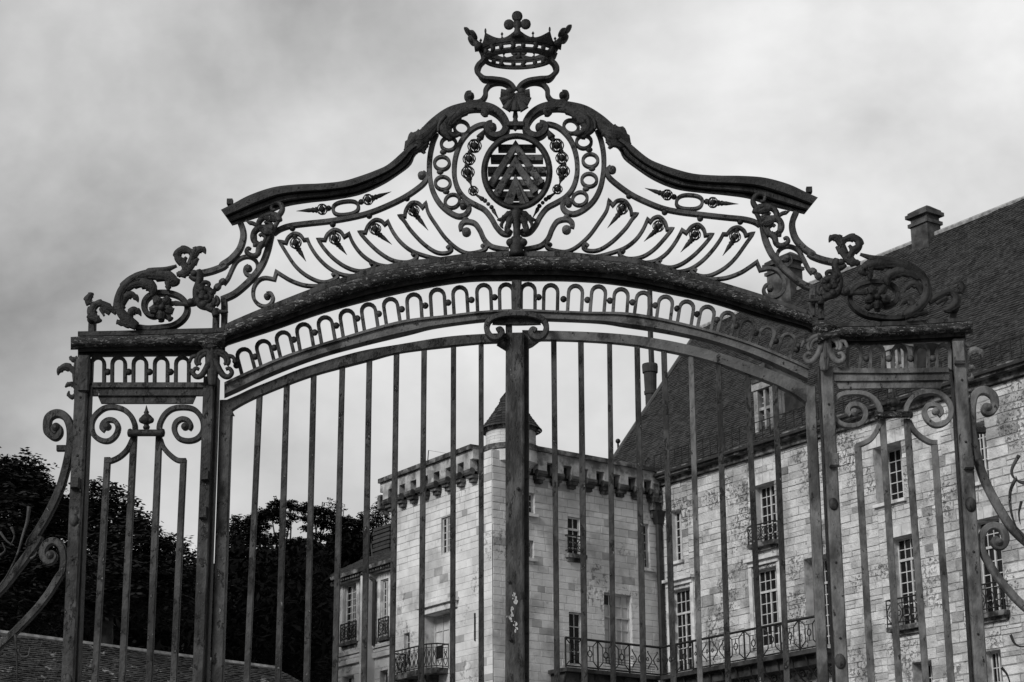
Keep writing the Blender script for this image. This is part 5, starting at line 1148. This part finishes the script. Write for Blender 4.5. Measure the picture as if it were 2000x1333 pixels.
tiled(HO, HP.pt(he0, ea, .6), HP.pt(he1, ea, .6), HP.pt(he1, rz, -4), HP.pt(rs0, rz, -4), 'slate', .22, .3, seed=6)
mb = MB(); mb.add([HP.pt(he0, ea, .6), HP.pt(rs0, rz, -4), HP.pt(he0, ea, -8)], [(0, 1, 2)]); mb.build('roof_back', 'slate', HO, fix=False)
mb = MB(); mb.add([HP.pt(hs0, 0, 0), HP.pt(hs0, 0, -8), HP.pt(hs0, zcor, -8), HP.pt(hs0, zcor, 0)], [(0, 1, 2, 3)]); mb.build('wall', 'ashlar', HO, fix=False)
ch = chimney(HO, HP, 732, 760, 1042, 1095, -3.0, 'brick', cap=False, dep=1.2)
a, zt = HP.sz((730, 1040), -3.0); b, _ = HP.sz((760, 1040), -3)
for i in range(9): mb = MB(); sbox(mb, HP, a-.03*(i % 2), b+.1, zt+.02-i*.2, zt+.16-i*.2, -4.25, -2.97+.03*(i % 2)); mb.build('brick_course', 'brick', ch)

# ---------------- mossy outbuilding roof, low at the left
OB = empty('outbuilding', at(150, 1333, 42).xy.to_3d(), 'low outbuilding with a long mossy tiled roof under the trees at the left', 'outbuilding')
OPL = Plane(at(0, 1239, 42), R(41.5))
r0, zr0 = OPL.sz((-160, 1219)); r1, _ = OPL.sz((445, 1297)); zrd = OPL.sz((180, 1262.5))[1]
e0, e1 = r0, r1+.2
run = 4.2; drop = 3.6
tiled(OB, OPL.pt(e0, zrd-drop, run), OPL.pt(r1+6.5, zrd-drop, run), OPL.pt(r1+1.6, zrd, 0), OPL.pt(r0, zrd, 0), 'moss', .085, .11, seed=12)
mb = MB(); mb.tube([OPL.pt(r0, zrd+.03, 0), OPL.pt(r1+1.6, zrd+.03, 0)], .07, 6); mb.build('ridge', 'ridge', OB)
mb = MB(); mb.add([OPL.pt(r0, zrd, 0), OPL.pt(r1+1.6, zrd, 0), OPL.pt(r1+6.5, zrd-drop, -run), OPL.pt(r0, zrd-drop, -run)], [(0, 1, 2, 3)]); mb.add([OPL.pt(r1+1.6, zrd, 0), OPL.pt(r1+6.5, zrd-drop, run), OPL.pt(r1+6.5, zrd-drop, -run)], [(0, 1, 2)]); mb.build('roof_back', 'slate', OB, fix=False)
mb = MB(); sbox(mb, OPL, r0, r1+6.2, 0, zrd-drop, -run+.3, run-.3); mb.build('wall', 'stone', OB)

# ---------------- ground and wooded hill
def sheet(name, x0, x1, y0, y1, z, m, nx=1, ny=1, fn=None):
    mb = MB(); vs = []; fs = []
    for j in range(ny+1):
        for i in range(nx+1):
            x = x0+(x1-x0)*i/nx; y = y0+(y1-y0)*j/ny; vs.append((x, y, z+(fn(x, y) if fn else 0)))
    for j in range(ny):
        for i in range(nx): a = j*(nx+1)+i; fs.append((a, a+1, a+nx+2, a+nx+1))
    mb.add(vs, fs); o = mb.build(name, m, None, fix=False); o['kind'] = 'structure'; return o
sheet('ground', -3000, 3000, -3000, 3000, -.01, 'earth'); sheet('courtyard', -60, 60, -20, 62, 0.0, 'gravel')
HT = at(600, 1080, 198).z-2
def hillf(x, y):
    u = min(1, max(0, (y-118)/80)); u = u*u*(3-2*u); ex = min(1, max(0, (8-x)/14)); w = max(0, 1-max(0, -x-160)/200)
    return u*ex*w*(HT+3.5*noise.noise(Vector((x/22, y/22, 0)))-.07*x*0)
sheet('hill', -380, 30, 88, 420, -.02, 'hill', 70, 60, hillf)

# ---------------- trees
def tree(label, Y, blobs, dens=1.0, size=.16, droop=.35, trunk=None, group='trees on the wooded slope', seed=0, name='tree', limbs=()):
    """blobs: (px, py, rx, ry) crown clumps in the photograph, at depth Y (each gets its own depth); leaves are real faces in sprays"""
    rg = random.Random(seed); k0 = Y/F; bx = sum(b[0] for b in blobs)/len(blobs); base = at(bx, 1250, Y)
    t = empty(name, (base.x, base.y, 0), label, 'tree', group)
    V = []; Fc = []
    for (px, py, rx, ry) in blobs:
        yo = rg.uniform(-1, 1)*rx*k0*.6; c = at(px, py, Y+yo); fs = .95 if Y > 90 else 1.0; a = rx*k0*fs; b = ry*k0*fs; n = int(dens*(rx*ry)/6.0)
        for _ in range(n):
            u = Vector((rg.gauss(0, 1), rg.gauss(0, 1), rg.gauss(0, 1))).normalized(); r = rg.uniform(.12, 1.0)**.45
            lump = 1+.5*noise.noise(u*2.3+Vector((px, py, seed)))+.16*noise.noise(u*6+Vector((py, px, 0)))
            p = c+Vector((u.x*a, u.y*a, u.z*b))*r*lump
            d = Vector((u.x+rg.uniform(-.7, .7), u.y+rg.uniform(-.7, .7), rg.uniform(-droop-.2, .35))).normalized(); sd = d.cross(Vector((0, 0, 1))).normalized()
            L_ = size*rg.uniform(.7, 1.9); nl = 7
            for i in range(nl):
                q = p+d*L_*(i/nl)*1.5+Vector((0, 0, -droop*.5*L_*(i/nl)**2)); s = -1 if i % 2 else 1
                e = (d*.35+sd*s*1.0+Vector((0, 0, rg.uniform(-.5, .15)))).normalized()*L_*.62; w = e.cross(Vector((rg.uniform(-1, 1), rg.uniform(-1, 1), 1))).normalized()*L_*(.28 if Y > 100 else .13)
                o = len(V); V += [tuple(q), tuple(q+e*.5+w), tuple(q+e), tuple(q+e*.5-w)]; Fc.append((o, o+1, o+2, o+3))
    me = bpy.data.meshes.new('crown'); me.from_pydata(V, [], Fc); me.materials.append(M['leaf']); o = bpy.data.objects.new('crown', me); COL.objects.link(o); o.parent = t; o.matrix_parent_inverse = t.matrix_world.inverted()
    top = min(b[1] for b in blobs); tp = at(bx, top+(1250-top)*.35, Y); mb = MB()
    w = Vector((rg.uniform(-.6, .6), 0, 0)); pts = [base*1+Vector((0, 0, -base.z-.3)), base.lerp(tp, .3)+w*.4, base.lerp(tp, .7)+w, tp]; tk = .0015*Y+.09
    mb.tube(cm(pts, 4), tk, 9, taper=[1.3-.95*i/12 for i in range(13)]); mb.build('trunk', 'bark', t, True)
    for (px, py, rx, ry) in blobs[:7]:
        mb = MB(); s = pts[1].lerp(pts[3], rg.uniform(.2, .95)); e = at(px, py, Y); m_ = s.lerp(e, .5)+Vector((rg.uniform(-.3, .3), 0, rg.uniform(-.2, .4))); mb.tube(cm([s, m_, e], 4), tk*.35, 6, taper=[1-.8*i/8 for i in range(9)]); mb.build('limb', 'bark', t, True)
    return t
tree('tall leafy tree at the left edge with feathery drooping foliage', 44, [(20,950,48,50),(60,925,30,26),(50,990,70,40),(100,985,36,26),(-40,930,60,60),(110,1020,45,40),(30,1060,90,60),(-30,1060,80,70),(90,1120,90,60),(20,1180,100,60),(40,905,24,16),(70,960,44,26)], 1.0, .17, .4, seed=1)
tree('leafy tree rising behind the left side panel of the gate', 52, [(190,985,32,34),(225,975,30,20),(215,1020,50,40),(160,1010,30,40),(265,1025,30,30),(250,1065,60,44),(180,1080,60,50),(310,1080,34,36),(240,1130,90,60),(320,1150,60,60),(150,1160,70,60),(200,945,18,12)], 1.0, .19, .4, seed=2)
tree('spreading tree between the inner gate post and the side panel bars', 60, [(330,1060,24,20),(350,1090,30,34),(372,1120,26,40),(395,1160,40,50),(300,1180,60,50),(360,1210,60,40),(300,1040,16,14)], 1.0, .19, .4, seed=3)
tree('small upright pointed tree on the skyline right of the inner post', 112, [(462,1014,5,10),(462,1026,9,10),(461,1040,12,12),(464,1056,15,14),(450,1056,10,12)], 7, .13, .2, seed=4)
tree('dense dark tree left of the tallest skyline crown', 110, [(484,1020,10,11),(498,1012,11,11),(512,1006,13,11),(490,1036,14,14),(508,1028,16,14),(482,1056,16,14),(505,1052,18,14),(524,1004,12,10)], 7, .13, .2, seed=5)
tree('flat topped tree with gaps of sky under its upper boughs', 108, [(534,988,10,7),(545,982,10,7),(557,986,9,6),(568,984,9,8),(575,992,6,6),(530,1001,13,9),(548,1002,13,8),(540,1016,10,7),(556,1024,8,9),(530,1056,16,8),(548,1046,9,8),(572,1010,7,8),(562,1060,16,8)], 6.5, .13, .2, seed=6)
tree('broad rounded tree in the middle of the skyline', 112, [(590,996,9,8),(601,992,10,8),(614,998,12,9),(628,1000,12,9),(642,1006,13,10),(602,1012,13,9),(622,1018,14,9),(640,1026,14,10),(600,1032,10,7),(618,1044,9,6),(636,1050,12,7),(584,1058,14,8),(610,1062,15,8)], 6.5, .13, .2, seed=7)
tree('bare twiggy treetop above the rounded skyline tree', 118, [(644,984,6,9),(654,990,9,9),(664,993,8,8),(672,994,5,6)], 1.1, .13, .1, seed=8)
tree('low tree falling towards the tower', 110, [(660,1014,13,10),(676,1018,13,10),(690,1023,12,10),(702,1026,10,10),(709,1006,4,10),(709,1018,7,9),(664,1036,16,12),(684,1042,18,12),(704,1046,16,14),(658,1058,18,10),(722,1024,8,9),(690,1062,22,14),(716,1060,14,16)], 7, .13, .2, seed=9)
tree('light leafy tree against the left end of the tower', 96, [(748,980,9,8),(738,992,10,8),(752,996,10,10),(733,1006,9,8),(746,1014,12,10),(730,1022,9,8),(742,1034,14,12),(752,1050,12,12),(728,1046,10,12)], 3.4, .17, .35, seed=10)
# the rest of the wood reads as one dark mass
rg = random.Random(77); V = []; Fc = []
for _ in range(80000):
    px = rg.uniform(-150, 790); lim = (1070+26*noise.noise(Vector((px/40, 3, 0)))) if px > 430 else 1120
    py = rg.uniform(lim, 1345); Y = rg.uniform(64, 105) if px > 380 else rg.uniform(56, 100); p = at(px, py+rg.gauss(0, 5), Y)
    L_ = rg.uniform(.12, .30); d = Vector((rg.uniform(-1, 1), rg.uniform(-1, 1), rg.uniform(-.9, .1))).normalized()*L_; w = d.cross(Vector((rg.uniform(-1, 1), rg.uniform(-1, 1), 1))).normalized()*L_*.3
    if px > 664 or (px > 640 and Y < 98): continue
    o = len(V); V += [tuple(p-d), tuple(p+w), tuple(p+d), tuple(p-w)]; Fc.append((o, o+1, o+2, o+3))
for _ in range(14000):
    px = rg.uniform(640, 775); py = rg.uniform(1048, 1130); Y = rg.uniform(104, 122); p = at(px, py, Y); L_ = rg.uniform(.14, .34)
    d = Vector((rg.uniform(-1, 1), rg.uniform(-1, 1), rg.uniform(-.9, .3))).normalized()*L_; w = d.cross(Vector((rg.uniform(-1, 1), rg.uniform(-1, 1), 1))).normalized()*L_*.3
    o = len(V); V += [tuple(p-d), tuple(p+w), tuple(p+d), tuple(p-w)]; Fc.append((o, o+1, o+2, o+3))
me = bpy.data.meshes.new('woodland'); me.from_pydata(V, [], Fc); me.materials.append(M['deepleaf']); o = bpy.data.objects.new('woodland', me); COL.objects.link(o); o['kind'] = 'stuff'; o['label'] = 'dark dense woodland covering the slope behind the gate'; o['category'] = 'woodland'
